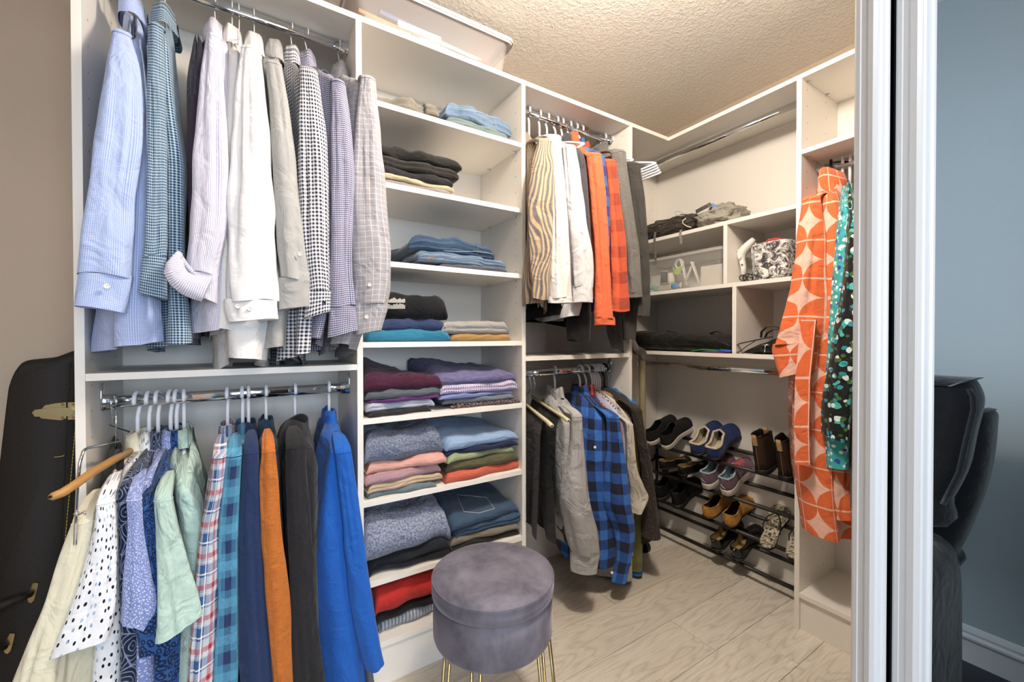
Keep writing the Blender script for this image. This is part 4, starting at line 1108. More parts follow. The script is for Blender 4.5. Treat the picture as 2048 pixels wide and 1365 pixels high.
stack(sh[2], [('jeans', 'faded grey jeans at the bottom of the jeans pile', 'jeans', c_gdenim, 880, 1014, .016, {'layers': 1}),
              ('jeans', 'light blue jeans with tan leather patch in the middle of the jeans pile', 'jeans', d_light, 834, 1012, .036, {'layers': 3, 'wav': 1.5}),
              ('jeans', 'dark blue jeans on top of the jeans pile on the third shelf', 'jeans', d_mid, 822, 996, .044, {'layers': 3, 'wav': 1.8, 'crown': .01})], G_('third'), seed=14)
stack(sh[3], [('t_shirt', 'turquoise tee at the bottom left of the fourth shelf', 't-shirt', c_turq, 730, 898, .038, {'layers': 1, 'crown': .006}),
              ('t_shirt', 'navy tee between turquoise and black ones', 't-shirt', c_nv2, 752, 888, .040, {'layers': 1, 'wav': 1.4}),
              ('t_shirt', 'black tee with pale grey skyline print', 't-shirt', c_tee, 745, 894, .080, {'layers': 1, 'wav': 1.3, 'rise': (.03, -.01), 'crown': .01})], G_('fourth'), seed=20)
stack(sh[3], [('trousers', 'tan cotton trousers under the grey tee', 'trousers', c_tan, 898, 1020, .026, {'layers': 1}),
              ('t_shirt', 'light grey tee folded over tan cotton', 't-shirt', c_gy, 884, 1020, .046, {'layers': 2, 'crown': .004})], G_('fourth'), seed=25)
stack(sh[4], [('t_shirt', 'dark charcoal tee at the bottom of the burgundy pile', 't-shirt', c_dk, 735, 860, .018, {'layers': 1}),
              ('t_shirt', 'pale heather tee with dark line print below the purple tee', 't-shirt', c_wh, 730, 868, .028, {'layers': 2}),
              ('t_shirt', 'bright purple tee, thin fold in the burgundy pile', 't-shirt', c_purp, 736, 878, .011, {'layers': 1}),
              ('t_shirt', 'slate heather tee directly under the burgundy one', 't-shirt', c_hg, 733, 884, .026, {'layers': 1}),
              ('t_shirt', 'burgundy tee on top of the left pile, fifth shelf', 't-shirt', c_burg, 733, 888, .050, {'layers': 1, 'wav': 1.1, 'rise': (.075, -.012), 'rb': -.05})], G_('fifth'), seed=30)
stack(sh[4], [('t_shirt', 'black tee with small pink flowers at the bottom of the lilac pile', 't-shirt', c_bflo, 905, 1037, .018, {'layers': 1}),
              ('t_shirt', 'grey marl tee second from the bottom of the lilac pile', 't-shirt', c_gh, 890, 1030, .020, {'layers': 1}),
              ('t_shirt', 'periwinkle blue tee in the middle of the lilac pile', 't-shirt', c_peri, 882, 1030, .016, {'layers': 1}),
              ('jumper', 'pale lilac ribbed jumper under the lavender velvet top', 'jumper', c_rib, 880, 1034, .036, {'layers': 2}),
              ('top', 'lavender velvet top on top of the lilac pile', 'top', c_lav, 876, 1035, .036, {'layers': 1, 'wav': 1.6, 'rise': (.060, .010)})], G_('fifth'), seed=37)
stack(sh[5], [('top', 'sage grey cotton top at the very bottom of the blue sweater pile', 'top', c_sage, 738, 872, .018, {'layers': 1}),
              ('top', 'oatmeal cotton top above the sage one', 'top', c_be2, 733, 886, .028, {'layers': 2}),
              ('jumper', 'mauve heather jumper above oatmeal cotton', 'jumper', c_mauv, 731, 884, .032, {'layers': 1, 'wav': 1.3}),
              ('top', 'dusty pink top directly under the blue heather sweater', 'top', c_pink, 733, 892, .034, {'layers': 1, 'wav': 1.3}),
              ('sweater', 'thick blue heather sweater on the sixth shelf at the left', 'sweater', c_bsw, 731, 890, .088, {'layers': 1, 'wav': 1.5, 'rise': (.035, .0)})], G_('sixth'), seed=43)
stack(sh[5], [('trousers', 'coral orange cotton at the bottom of the right pile, sixth shelf', 'trousers', c_cor, 890, 1051, .034, {'layers': 1, 'wav': 1.3, 'over': 1}),
              ('jumper', 'olive knit jumper above coral cotton', 'jumper', c_olv, 897, 1040, .040, {'layers': 1}),
              ('t_shirt', 'pale green tee between olive and navy knits', 't-shirt', c_lg, 896, 1030, .026, {'layers': 1, 'wav': 1.4}),
              ('jumper', 'thin navy knit under the powder blue top', 'jumper', c_nv3, 893, 1036, .018, {'layers': 1}),
              ('t_shirt', 'powder blue top on the right pile, sixth shelf', 't-shirt', c_lb, 890, 1036, .036, {'layers': 1, 'wav': 1.0, 'rise': (.055, .005)})], G_('sixth'), seed=50)
stack(sh[6], [('jeans', 'blue-black jeans under the thick grey sweater', 'jeans', c_dj, 740, 905, .056, {'layers': 2, 'wav': 1.4}),
              ('sweater', 'thick grey-blue heather sweater on the seventh shelf', 'sweater', c_gsw, 732, 908, .120, {'layers': 1, 'wav': 1.6, 'rise': (.045, -.01), 'dy': -.012})], G_('seventh'), seed=57)
pj = stack(sh[6], [('trousers', 'black trousers at the bottom of the right pile, seventh shelf', 'trousers', c_blackt, 900, 1046, .026, {'layers': 1}),
              ('trousers', 'taupe brown trousers below the blue jeans', 'trousers', c_taupe, 905, 1050, .026, {'layers': 1}),
              ('jeans', 'blue jeans lower of two, folded on taupe trousers', 'jeans', d_mid, 915, 1054, .036, {'layers': 2, 'over': 1}),
              ('jeans', 'blue jeans with stitched back pocket on the seventh shelf', 'jeans', d_mid, 906, 1050, .040, {'layers': 1, 'wav': .8, 'rise': (.03, .015)})], G_('seventh'), seed=62)
stack(.145, [('jumper', 'ribbed pale grey knit jumper on the bottom board', 'jumper', c_knit, 760, 900, .045, {'layers': 1, 'dy': .03}),
             ('jumper', 'black jumper between the red top and ribbed knit', 'jumper', c_blk2, 755, 872, .034, {'layers': 1, 'dy': .01}),
             ('top', 'bright red cotton top on the bottom board', 'top', c_red, 748, 880, .082, {'layers': 1, 'rise': (.02, .01)})], G_('bottom'), seed=67)
# stitched pocket on the top jeans
jz = .62-.155
def on_top(px, py, z): 
    v = ray(px, py); v = v*((z-CH)/v.z); return Vector((v.x, v.y, z))
STITCH = plain('pale_stitching', 'b9bcc0', .8)
JT = pj[-1]
pk = [(913, 990), (973, 996), (989, 1018), (958, 1027), (928, 1024), (913, 990)]
def surfz(o, x, y):
    best = None
    for v in o.data.vertices:
        d = (v.co.x-x)**2+(v.co.y-y)**2-v.co.z*.0
        if v.co.z > max(0, 0) and (best is None or d < best[0]) and v.co.z > ztop_j-.035: best = (d, v.co.z)
    return best[1]
ztop_j = max(v.co.z for v in JT.data.vertices)
from mathutils.bvhtree import BVHTree
def bvh(o):
    bm = bmesh.new(); bm.from_mesh(o.data); b = BVHTree.FromBMesh(bm); bm.free(); return b
def hit(bv, px, py, off=.0015):
    o_ = Vector((0, 0, CH)); d = ray(px, py).normalized(); h = bv.ray_cast(o_, d)
    return None if h[0] is None else h[0]+h[1]*off*(1 if h[1].dot(d) < 0 else -1)
def trace(o, name, pts, r, mat, n=6, step=4):
    bv = bvh(o); out = []
    for i in range(len(pts)-1):
        for k in range(step):
            h = hit(bv, lerp(pts[i][0], pts[i+1][0], k/step), lerp(pts[i][1], pts[i+1][1], k/step), r*.6)
            if h: out.append(h)
    h = hit(bv, pts[-1][0], pts[-1][1], r*.6)
    if h: out.append(h)
    out = [q for i, q in enumerate(out) if i == 0 or (q-out[i-1]).length < .08]
    if len(out) > 1: return tubeo(name, out, r, mat, o, n)
trace(JT, 'pocket_stitching', pk, .0011, STITCH, 6, 5)
THR = plain('gold_denim_thread', 'a08a5e', .8); WSH = plain('faded_denim_seam', '93a6b8', .9)
def lab(s): return [o for o in bpy.data.objects if o.get('label', '').startswith(s)][0]
o_ = lab('light blue jeans on top of the highest')
trace(o_, 'waistband_seam', [(905, 214), (935, 219), (962, 226), (988, 236)], .0011, WSH); trace(o_, 'side_seam', [(988, 236), (987, 250)], .0012, THR)
o_ = lab('dark blue jeans on top of the jeans pile')
trace(o_, 'waistband_seam', [(888, 502), (920, 504), (950, 503), (985, 508)], .0012, WSH); trace(o_, 'side_seam', [(955, 492), (957, 506)], .0012, THR)
o_ = lab('light blue jeans with tan')
trace(o_, 'waistband_seam', [(878, 518), (915, 515), (960, 518), (1002, 522)], .0012, WSH)
trace(EMB, 'small_emblem', [(1277+5*math.cos(k*PI/5), 382+6*math.sin(k*PI/5)) for k in range(11)], .0011, WSH) if EMB.type == 'MESH' else None
sl_ = [c for c in bpy.data.objects if c.parent == EMB and c.name.startswith('sleeve')]
for c in sl_[:1]: trace(c, 'small_emblem', [(1279+4*math.cos(k*PI/5), 382+6*math.sin(k*PI/5)) for k in range(11)], .0012, plain('white_print', 'd8d6d2', .7))
# skyline print on the black tee
bt_ = [o for o in bpy.data.objects if o.get('label', '').startswith('black tee with pale')][0]
PR = plain('pale_grey_print', '9a9890', .8)
rg = random.Random(4); m = MB()
bv = bvh(bt_)
for row, (ya, yb) in enumerate(((598, 606), (609, 618))):
    xs = list(range(768, 812, 3))
    for i in range(len(xs)-1):
        x0, x1 = xs[i], xs[i+1]; h0 = ya+rg.uniform(-2, 2); 
        q = [hit(bv, x0, h0), hit(bv, x1, h0+rg.uniform(-1.5, 1.5)), hit(bv, x1, yb), hit(bv, x0, yb)]
        if all(q): m.add(q, [(0, 1, 2, 3)])
if m.v: m.build('printed_motif', PR, bt_)
# leather patch on the light jeans
lj = [o for o in bpy.data.objects if o.get('label', '').startswith('light blue jeans with tan')][0]
bv = bvh(lj); q = [hit(bv, *p) for p in ((852, 517), (868, 508), (872, 513), (857, 521))]
if all(q):
    m = MB(); m.add(q, [(0, 1, 2, 3)]); m.build('leather_patch', plain('tan_leather', 'b57a36', .6), lj)

# ------------------------------------------------------------------ stool
SX, SY, SR = .605, 1.068, .176
st = thing('storage_stool', 'round grey velvet storage stool with gold hairpin legs', 'stool', (SX, SY, 0))
def velvet(name):
    g = G(name, .75, 0, .3); co = g.coord('Object', (1, 1, .6))
    n1 = g.noise(co, 8, 5, .62, .25); n2 = g.noise(co, 700, 1)
    g.b.inputs['Sheen Weight'].default_value = .6; g.b.inputs['Sheen Roughness'].default_value = .35
    g.b.inputs['Sheen Tint'].default_value = lin('c9c6d2')+(1,)
    g.bump(g.mt('ADD', n1, g.mt('MULTIPLY', n2, .08)), .2, .01)
    return g.color(g.mix(g.ramp(n1, .35, .68), '504e5a', '817e8b'))
VEL = velvet('grey_velvet')
def lathe(m, cx, cy, prof, n=64, cap0=True, cap1=True, wob=0):
    m.rings([[Vector((cx+r*(1+wob*math.sin(5*2*PI*k/n+z*40))*math.cos(2*PI*k/n), cy+r*(1+wob*math.sin(5*2*PI*k/n+z*40))*math.sin(2*PI*k/n), z)) for k in range(n)] for r, z in prof], True, cap0, cap1)
m = MB(); lathe(m, SX, SY, [(SR-.012, .283), (SR-.004, .287), (SR-.001, .295), (SR, .36), (SR-.001, .409)], wob=.0015); m.build('drum', VEL, st, True)
m = MB(); lathe(m, SX, SY, [(SR-.004, .4095), (SR+.003, .411), (SR+.004, .43), (SR+.003, .446), (SR+.0045, .4485), (SR+.003, .451), (SR-.004, .4575), (SR-.03, .4635), (SR*.5, .467), (.001, .468)]); m.build('lid', VEL, st, True)
m = MB(); m.tube([Vector((SX+(SR+.0022)*math.cos(2*PI*k/64), SY+(SR+.0022)*math.sin(2*PI*k/64), .4525)) for k in range(65)], .0018, 6, False); m.build('piping', VEL, st, True)
GOLDL = plain('pale_gold_leg', 'cdbb86', .3, 1)
def onz(px, py, z):
    v = ray(px, py); v = v*((z-CH)/v.z); return Vector((v.x, v.y, z))
for px, py in ((896, 1316), (953, 1342), (1079, 1306), (1040, 1262)):
    top = onz(px, py, .284); out = Vector((top.x-SX, top.y-SY, 0)).normalized()
    top = Vector((SX, SY, .284))+out*(SR-.012); tan = Vector((-out.y, out.x, 0))
    foot = top+out*.030-Vector((0, 0, .2795))
    m = MB(); m.tube([top+tan*.012, lerp(top+tan*.012, foot, .9)+tan*.007, foot+tan*.008+Vector((0, 0, .004)), foot, foot-tan*.008+Vector((0, 0, .004)), lerp(top-tan*.012, foot, .9)-tan*.007, top-tan*.012], .0042, 8)
    m.build('leg', GOLDL, st, True)

# ------------------------------------------------------------------ instrument case leaning at the left
def leather(name, c):
    g = G(name, .6, 0, .25); co = g.coord('Object'); g.bump(g.mt('ADD', g.vor(co, 420, dim='3D'), g.noise(co, 200, 3)), .25, .002); return g.color(c)
LEA = leather('black_pebbled_leatherette', '221e1b')
BRASS = plain('brass_latch', 'a8956c', .3, 1)
cs = thing('instrument_case', 'tall black leatherette instrument case with brass latch leaning at the left', 'case', aty(60, 1365, 1.5)*1)
cs.location.z = 0; ORG[cs.name] = cs.location.copy()
outl = [(8, 800), (14, 765), (28, 735), (48, 722), (90, 719), (205, 716), (212, 1000), (210, 1560), (-120, 1560), (-40, 1250), (-8, 950)]
yf = 1.52
def caseP(px, py, d): 
    p = aty(px, py, yf); return Vector((min(p.x, -.3565), yf+d+.02*(p.z-.5), max(p.z, .002)))
m = MB(); ring = []
def smooth_outline(pts, n=6):
    out = []
    L = len(pts)
    for i in range(L):
        p0, p1, p2, p3 = pts[i-1], pts[i], pts[(i+1) % L], pts[(i+2) % L]
        for k in range(n):
            t = k/n; t2, t3 = t*t, t*t*t
            out.append(tuple(.5*(2*p1[a]+(p2[a]-p0[a])*t+(2*p0[a]-5*p1[a]+4*p2[a]-p3[a])*t2+(3*p1[a]-p0[a]-3*p2[a]+p3[a])*t3) for a in (0, 1)))
    return out
so = smooth_outline(outl, 5)
cx_ = sum(p[0] for p in so)/len(so); cy_ = sum(p[1] for p in so)/len(so)
ins = lambda k: [(cx_+(x-cx_)*k, cy_+(y-cy_)*k) for x, y in so]
m.rings([[caseP(x, y, d) for x, y in ins(k)] for k, d in ((.95, 0), (.985, .003), (1, .012), (1, .16), (.98, .175))], True, True, True)
m.build('shell', LEA, cs, True)
YST = plain('yellow_stitching', 'b5a53a', .8)
m = MB()
def cp(px, py, d=-.0015): return caseP(px, py, d)
for k in range(60):
    t0 = k/60; y0_ = 845+t0*420; x0_ = 150-(y0_-845)*.085
    y1_ = y0_+5.2; x1_ = x0_-.45
    m.tube([cp(x0_, y0_), cp(x1_, y1_)], .0009, 5)
o = m.build('stitching', YST, cs); o['kind'] = 'stuff'
m = MB(); m.tube([cp(133-(y-840)*.045, y, -.0005) for y in range(725, 1500, 40)], .0012, 6); m.build('seam', plain('seam_black', '0e0c0b', .8), cs)
la = thing_l = None
m = MB()
def plate(m, pts, d0, d1):
    m.rings([[cp(x, y, -d) for x, y in pts] for d in (d0, d1)], True, True, True)
plate(m, [(72, 828), (88, 812), (108, 808), (130, 806), (131, 838), (120, 842), (98, 840), (80, 838)], .0, .003)
plate(m, [(134, 806), (151, 806), (151, 840), (134, 841)], .0, .003)
lt = m.build('latch_plate', BRASS, cs)
m = MB(); plate(m, [(64, 826), (70, 820), (110, 816), (140, 816), (148, 822), (148, 829), (140, 833), (110, 833), (70, 834)], .004, .010)
m.build('latch_lever', BRASS, lt)
m = MB()
AGB = plain('aged_brass', '8a6c34', .35, 1)
for x, y in ((124, 810), (124, 837), (146, 810), (146, 836)): m = MB(); m.tube([cp(x, y, -.003), cp(x, y, -.0055)], .0035, 10); m.build('rivet', AGB, lt)
for (x, y) in ((68, 1185), (22, 1285)):
    m = MB(); plate(m, [(x-10, y+18), (x-12, y+4), (x, y-20), (x+10, y-20), (x+9, y-12), (x+2, y+14), (x-4, y+20)], .0, .005)
    b_ = m.build('handle_bracket', BRASS, cs)
m = MB(); m.tube([cp(66, 1186, -.008), cp(48, 1188, -.022), cp(10, 1198, -.035), cp(-14, 1225, -.038), cp(-18, 1262, -.034), cp(0, 1285, -.022), cp(16, 1290, -.008)], [.006, .009, .011, .011, .011, .009, .006], 10)
m.build('handle', LEA, cs, True)
m = MB(); m.tube([cp(107, 916, -.0012), cp(117, 915, -.0012), cp(127, 913, -.0012)], .0009, 5); m.build('thread_mark', YST, cs)

# ------------------------------------------------------------------ plastic bins
def clearp(name, c, rough=.25, alpha_trans=.85):
    g = G(name, rough, 0, .5); g.b.inputs['Transmission Weight'].default_value = alpha_trans; g.b.inputs['IOR'].default_value = 1.15; return g.color(c)
def cloudy(name, c, rough, alpha):
    g = G(name, rough, 0, .5); g.b.inputs['Alpha'].default_value = alpha; return g.color(c)
CLEAR = cloudy('cloudy_clear_plastic', 'f4eeec', .2, .16)
CLEAR2 = cloudy('clear_plastic', 'f2efe8', .12, .15)
CRIM = plain('translucent_rim_plastic', 'efe9e6', .3)
def bin_(name, label, x0, x1, y0, y1, z0, z1, taper, mat, rimw=.012, lid=False, group=None, rad=.03):
    t = thing(name, label, 'bin', ((x0+x1)/2, (y0+y1)/2, z0), group)
    def rr(k, z, g=0):
        a = [x0+k-g, x1-k+g, y0+k-g, y1-k+g]; r = rad; out = []
        for cx, cy, s in ((a[1]-r, a[3]-r, 0), (a[0]+r, a[3]-r, 1), (a[0]+r, a[2]+r, 2), (a[1]-r, a[2]+r, 3)):
            for j in range(6):
                an = (s+j/5)*PI/2; out.append(Vector((cx+r*math.cos(an), cy+r*math.sin(an), z)))
        return out
    th = .0022
    m = MB(); m.rings([rr(taper+.006, z0), rr(taper, z0+.006), rr(0, z1), rr(th, z1), rr(taper+th, z0+.008), rr(taper+.02, z0+.003)], True, True, True)
    m.build('tub', mat, t, True)
    m = MB(); m.rings([rr(-rimw, z1-.014), rr(-rimw, z1+.001), rr(th, z1+.001), rr(th, z1-.002), rr(-rimw+.002, z1-.003), rr(-rimw+.002, z1-.014)], True, False, False)
    m.build('rim', CRIM if lid else mat, t, True)
    if lid:
        m = MB(); m.rings([rr(-rimw-.003, z1-.006), rr(-rimw-.003, z1+.006), rr(.01, z1+.012), rr(.02, z1+.006), rr(.04, z1+.005)], True, False, True)
        m.build('lid', CRIM, t, True)
    return t
a = aty(705, 20, 1.43); b = aty(1012, 140, 1.43)
bin_('storage_bin', 'large cloudy plastic storage bin on top of the shelf tower', .285, .880, 1.405, 1.70, ZT+.0005, ZT+.150, .020, CLEAR, .012, True)
def book(label, x0, x1, z0, z1, c, y0=1.445, y1=1.66, tilt=0, group='things packed inside the large bin'):
    o = boxo('book', (0, y0, 0), (x1-x0, y1, z1-z0), plain('cover_'+c, c, .5), None, .002)
    o.location = (x0, 0, z0); o.rotation_euler = (0, tilt, 0); return tag(o, label, 'book', group)
book('grey notebook lying along the bottom of the large bin', .315, .74, ZT+.010, ZT+.024, '8d8791')
book('blue folder in the middle of the large bin', .52, .77, ZT+.040, ZT+.060, '6f8fb5', tilt=.05)
book('green book in the left half of the large bin', .33, .49, ZT+.025, ZT+.060, '7f9a77')
book('teal book at the right of the large bin', .60, .77, ZT+.062, ZT+.078, '5f9a9f', tilt=.05)
book('orange folder near the left end of the large bin', .31, .45, ZT+.062, ZT+.075, 'd98c5a', tilt=.06)
book('purple-blue binder lying across the large bin', .38, .60, ZT+.085, ZT+.10, '5d6aa0', tilt=.06)
o = boxo('pouch', (.745, 1.44, ZT+.020), (.80, 1.56, ZT+.062), plain('pink_red_cloth', 'd6515f', .8), None, .012); tag(o, 'pink-red pouch at the right end of the large bin', 'pouch', 'things packed inside the large bin')
o = boxo('paper_pad', (.44, 1.438, ZT+.062), (.60, 1.60, ZT+.084), plain('white_paper', 'f4f2ec', .7), None, .002); tag(o, 'white paper pad inside the large bin', 'paper', 'things packed inside the large bin')
m = MB()
for i in range(22):
    x = .565+i*.0088; m.tube([Vector((x+.0012*math.cos(a_), 1.4375+.004*math.cos(a_), ZT+.034+.006*math.sin(a_))) for a_ in [k*PI/4 for k in range(9)]], .001, 5, False)
tag(m.build('spiral_binding', WWIRE), 'white spiral binding edge inside the large bin', 'notebook', 'things packed inside the large bin')
# sewing bin on the second shelf of the corner bay
bp0 = atx(1452, 560, 1.835); bp1 = atx(1300, 590, 1.835)
SBY0, SBY1 = 1.10, 1.62
bin_('sewing_bin', 'clear plastic bin of sewing things on the corner bay shelf', 1.822, 2.10, SBY0, SBY1, BS[1]+.0005, BS[1]+.175, .02, CLEAR2, .009, group=None, rad=.02)
GS = 'sewing things inside the clear bin'
def spool(label, c, loc, rot=(0, 0, 0), r=.014, h=.045):
    t = thing('thread_spool', label, 'spool', (0, 0, 0), GS)
    m = MB(); lathe(m, 0, 0, [(r, .003), (r*1.03, h*.3), (r, h-.003)], 16); m.build('thread', plain('thread_'+c, c, .8), t, True)
    m = MB(); lathe(m, 0, 0, [(r*1.15, 0), (r*1.15, .003)], 16); lathe(m, 0, 0, [(r*1.15, h-.003), (r*1.15, h)], 16); m.build('spool_end', plain('spool_'+c, 'd9cfb8', .6), t, True)
    t.location = loc; t.rotation_euler = rot; return t
Z0 = BS[1]+.0075
spool('dark grey thread spool standing in the sewing bin', '3f4146', (1.87, 1.445, Z0+.035), (0, 0, 0), .017, .068)
spool('white thread spool standing beside the grey one', 'e4e0d8', (1.87, 1.40, Z0+.030), (0, 0, 0), .019, .060)
o = boxo('thread_box', (1.85, 1.385, Z0), (1.90, 1.47, Z0+.028), plain('card_box', 'b9b2a2', .7), None, .002); tag(o, 'flat beige box under the standing thread spools', 'box', GS)
spool('blue thread spool lying at the front of the sewing bin', '4d84b8', (1.852, 1.385, Z0+.016), (PI/2, 0, .1), .014, .055)
spool('teal thread spool lying at the left of the sewing bin', '6fa8a0', (1.86, 1.52, Z0+.026), (PI/2+.4, 0, .3), .014, .055)
spool('violet thread spool lying near the left wall of the sewing bin', '7a6fa0', (1.86, 1.57, Z0+.015), (PI/2, 0, -.4), .012, .05)
o = boxo('pattern_card', (1.89, 1.135, Z0), (1.895, 1.245, Z0+.10), plain('printed_card', 'd8d2c6', .7)); tag(o, 'beige printed card standing in the sewing bin', 'card', GS)
o = boxo('white_box', (1.92, 1.40, Z0), (2.02, 1.57, Z0+.095), plain('matte_white_card', 'dcd8d4', .7), None, .003); tag(o, 'small white box at the left in the sewing bin', 'box', GS)
m = MB()
for (y0_, z0_, y1_, z1_) in ((1.335, .14, 1.30, .012), (1.315, .012, 1.265, .125), (1.275, .125, 1.235, .012)):
    m.tube([Vector((1.862, y0_, Z0+z0_)), Vector((1.862, (y0_+y1_)/2, Z0+(z0_+z1_)/2+.004)), Vector((1.862, y1_, Z0+z1_))], [.015, .012, .008], 8, True, .35)
m.tube([Vector((1.858, 1.345+.022*math.cos(k*PI/6), Z0+.125+.022*math.sin(k*PI/6))) for k in range(13)], .006, 8, False)
tag(m.build('measuring_tape', plain('white_tape_plastic', 'e2ddd6', .5), None, True), 'loose white measuring tapes and clips in the sewing bin', 'tape', GS)
m = MB(); rg = random.Random(9)
for i in range(14):
    m.tube([Vector((1.852, 1.365-i*.002, Z0+.075)), Vector((1.848+rg.uniform(-.006, .006), 1.375-i*.0045, Z0+.105+rg.uniform(-.006, .010)))], .0026, 5)
tag(m.build('yarn_tuft', plain('lime_yarn', 'b7cf4e', .8)), 'lime green yarn tuft in the middle of the sewing bin', 'yarn', GS)

# ------------------------------------------------------------------ soft bags
def softbag(name, mat, c, size, parent=None, seed=0, rough=.12, pw=2.6, lump=3.0, flatb=True, rot=0):
    m = MB(); n, k = 40, 22; rings = []; uvs = []
    for i in range(k+1):
        ph = -PI/2+PI*i/k; ring = []
        for j in range(n):
            th = 2*PI*j/n
            cp_, sp_ = math.cos(ph), math.sin(ph); ct, st_ = math.cos(th), math.sin(th)
            e = 2/pw; f = lambda v: math.copysign(abs(v)**e, v)
            p = Vector((f(cp_)*f(ct), f(cp_)*f(st_), f(sp_)))
            d = 1+rough*noise.noise(p*lump+Vector((seed, seed*1.3, 0)))+rough*.5*noise.noise(p*lump*2.7+Vector((seed, 0, seed)))
            q = Vector((p.x*size[0]*d, p.y*size[1]*d, p.z*size[2]*d))
            if flatb: q.z = max(q.z, -size[2]*.93)
            cr, sr = math.cos(rot), math.sin(rot)
            ring.append(Vector((c[0]+q.x*cr-q.y*sr, c[1]+q.x*sr+q.y*cr, c[2]+q.z))); uvs.append((j/n, i/k*.4))
        rings.append(ring)
    m.rings(rings, True, True, True, uvs); return m.build(name, mat, parent, True)
C_BRN = cloth('dark_olive_brown_nylon', '3c342b', rough=.6, wr=.8); C_GRB = cloth('stone_grey_nylon', 'a7a395', rough=.7, wr=.8)
C_BLK = cloth('black_nylon', '16140f', rough=.55, wr=.6); WEB = plain('grey_webbing', '6d6660', .8)
def ribbon(m, pts, w, t=.002, ax=None):
    pts = [Vector(p) for p in pts]; rings = []
    for i, p in enumerate(pts):
        d = (pts[min(i+1, len(pts)-1)]-pts[max(i-1, 0)]).normalized()
        a = (ax if ax else Vector((1, 0, 0))); a = (a-d*a.dot(d)).normalized()*w/2; b = d.cross(a).normalized()*t/2
        rings.append([p+a+b, p-a+b, p-a-b, p+a-b])
    m.rings(rings, True, True, True)
def B(px, py, X=1.86): return atx(px, py, X)
zb = BS[0]
bgp = thing('backpack', 'dark olive-brown backpack with cords lying on the upper corner shelf', 'backpack', (1.95, 1.40, zb))
softbag('body', C_BRN, (1.945, 1.45, zb+.056), (.115, .21, .055), bgp, 3, .2)
softbag('pocket', C_BRN, (1.86, 1.38, zb+.036), (.035, .12, .034), bgp, 5, .2)
m = MB()
m.tube([B(1352, 432, 1.835), B(1350, 424, 1.835), B(1360, 423, 1.835), B(1370, 428, 1.83), B(1366, 432, 1.83), B(1354, 431, 1.83)], .0022, 6, False)
m.tube([B(1372, 437, 1.83), B(1365, 442, 1.828), B(1366, 448, 1.826), B(1374, 453, 1.826), B(1382, 455, 1.83)], .003, 6)
m.build('cord', plain('pale_cord', 'c9c2b2', .7), bgp, True)
m = MB()
for y_ in (1.36, 1.42, 1.50): ribbon(m, [Vector((2.02, y_, zb+.105)), Vector((1.94, y_-.01, zb+.118)), Vector((1.87, y_-.02, zb+.075)), Vector((1.828, y_-.02, zb+.02))], .014, .002, Vector((0, 1, 0)))
m.build('strap', plain('brown_webbing', '2c261f', .8), bgp)
for n_, px, yy, ln, col_ in (('hanging_strap', 1309, 466, 52, WEB), ('hanging_strap', 1360, 462, 26, plain('light_grey_webbing', '8c8781', .8))):
    m = MB(); ribbon(m, [atx(px+3, yy-2, 1.85)+Vector((0, 0, .008)), atx(px+1, yy+3, 1.809), atx(px, yy+12, 1.805), atx(px+2, yy+ln*.6, 1.804), atx(px+2, yy+ln, 1.806)], .013, .0018, Vector((0, 1, 0)))
    m.build(n_, col_, bgp)
m = MB(); ribbon(m, [B(1318, 452, 1.84), B(1321, 458, 1.836), B(1325, 463, 1.834), B(1329, 458, 1.834)], .008, .002, Vector((0, 1, 0))); m.build('buckle', plain('pale_buckle', 'c2baa8', .5), bgp)
bg2 = thing('backpack', 'stone grey backpack with blue trim beside the brown one', 'backpack', (1.95, 1.16, zb))
softbag('body', C_GRB, (1.93, 1.155, zb+.047), (.10, .105, .047), bg2, 8, .3, lump=3.6)
softbag('top_flap', C_GRB, (1.95, 1.165, zb+.09), (.055, .055, .032), bg2, 9, .3, flatb=False)
m = MB(); ribbon(m, [B(1423, 409, 1.9), B(1430, 414, 1.885), B(1436, 424, 1.875), B(1437, 432, 1.87)], .014, .005, Vector((0, 1, 0))); m.build('blue_trim', plain('blue_trim_fabric', '6f94c4', .6), bg2)
m = MB(); ribbon(m, [B(1392, 424, 1.89), B(1405, 417, 1.88), B(1415, 412, 1.88), B(1422, 408, 1.89)], .018, .004, Vector((0, .3, 1))); m.build('shoulder_strap', plain('dark_grey_strap', '55514a', .8), bg2)
bg3 = softbag('bag_lining', cloth('dark_navy_nylon', '1b2230'), (1.88, 1.55, zb+.016), (.05, .10, .016), None, 12, .15)
tag(bg3, 'flat dark navy pouch under the left end of the brown backpack', 'pouch')
# tie-dye bag, white iron
tb = thing('toiletry_bag', 'black and white tie-dye bag with zip on the corner shelf', 'bag', (1.93, .96, BS[1]))
TD = G('tie_dye_cotton', .85); TD = TD.color(tiedye('efece6', '37343a', 28)(TD))
m = MB()
def rbox(m, x0, x1, y0, y1, z0, z1, r, seed=0, n=10):
    softs = []
    bm = bmesh.new(); bmesh.ops.create_cube(bm, size=1); bmesh.ops.subdivide_edges(bm, edges=bm.edges[:], cuts=n, use_grid_fill=True)
    for v in bm.verts:
        p = Vector((v.co.x*(x1-x0), v.co.y*(y1-y0), v.co.z*(z1-z0))); h = Vector(((x1-x0)/2-r, (y1-y0)/2-r, (z1-z0)/2-r))
        c = Vector([max(-h[i], min(h[i], p[i])) for i in range(3)]); d = p-c
        if d.length > 0: p = c+d.normalized()*r
        nn = noise.noise(p*14+Vector((seed, 0, 0)))*.007
        p += p.normalized()*nn
        v.co = p+Vector(((x0+x1)/2, (y0+y1)/2, (z0+z1)/2)); v.co.z = max(v.co.z, z0+.0005)
    bm.verts.index_update(); m.add([v.co.copy() for v in bm.verts], [tuple(q.index for q in f.verts) for f in bm.faces]); bm.free()
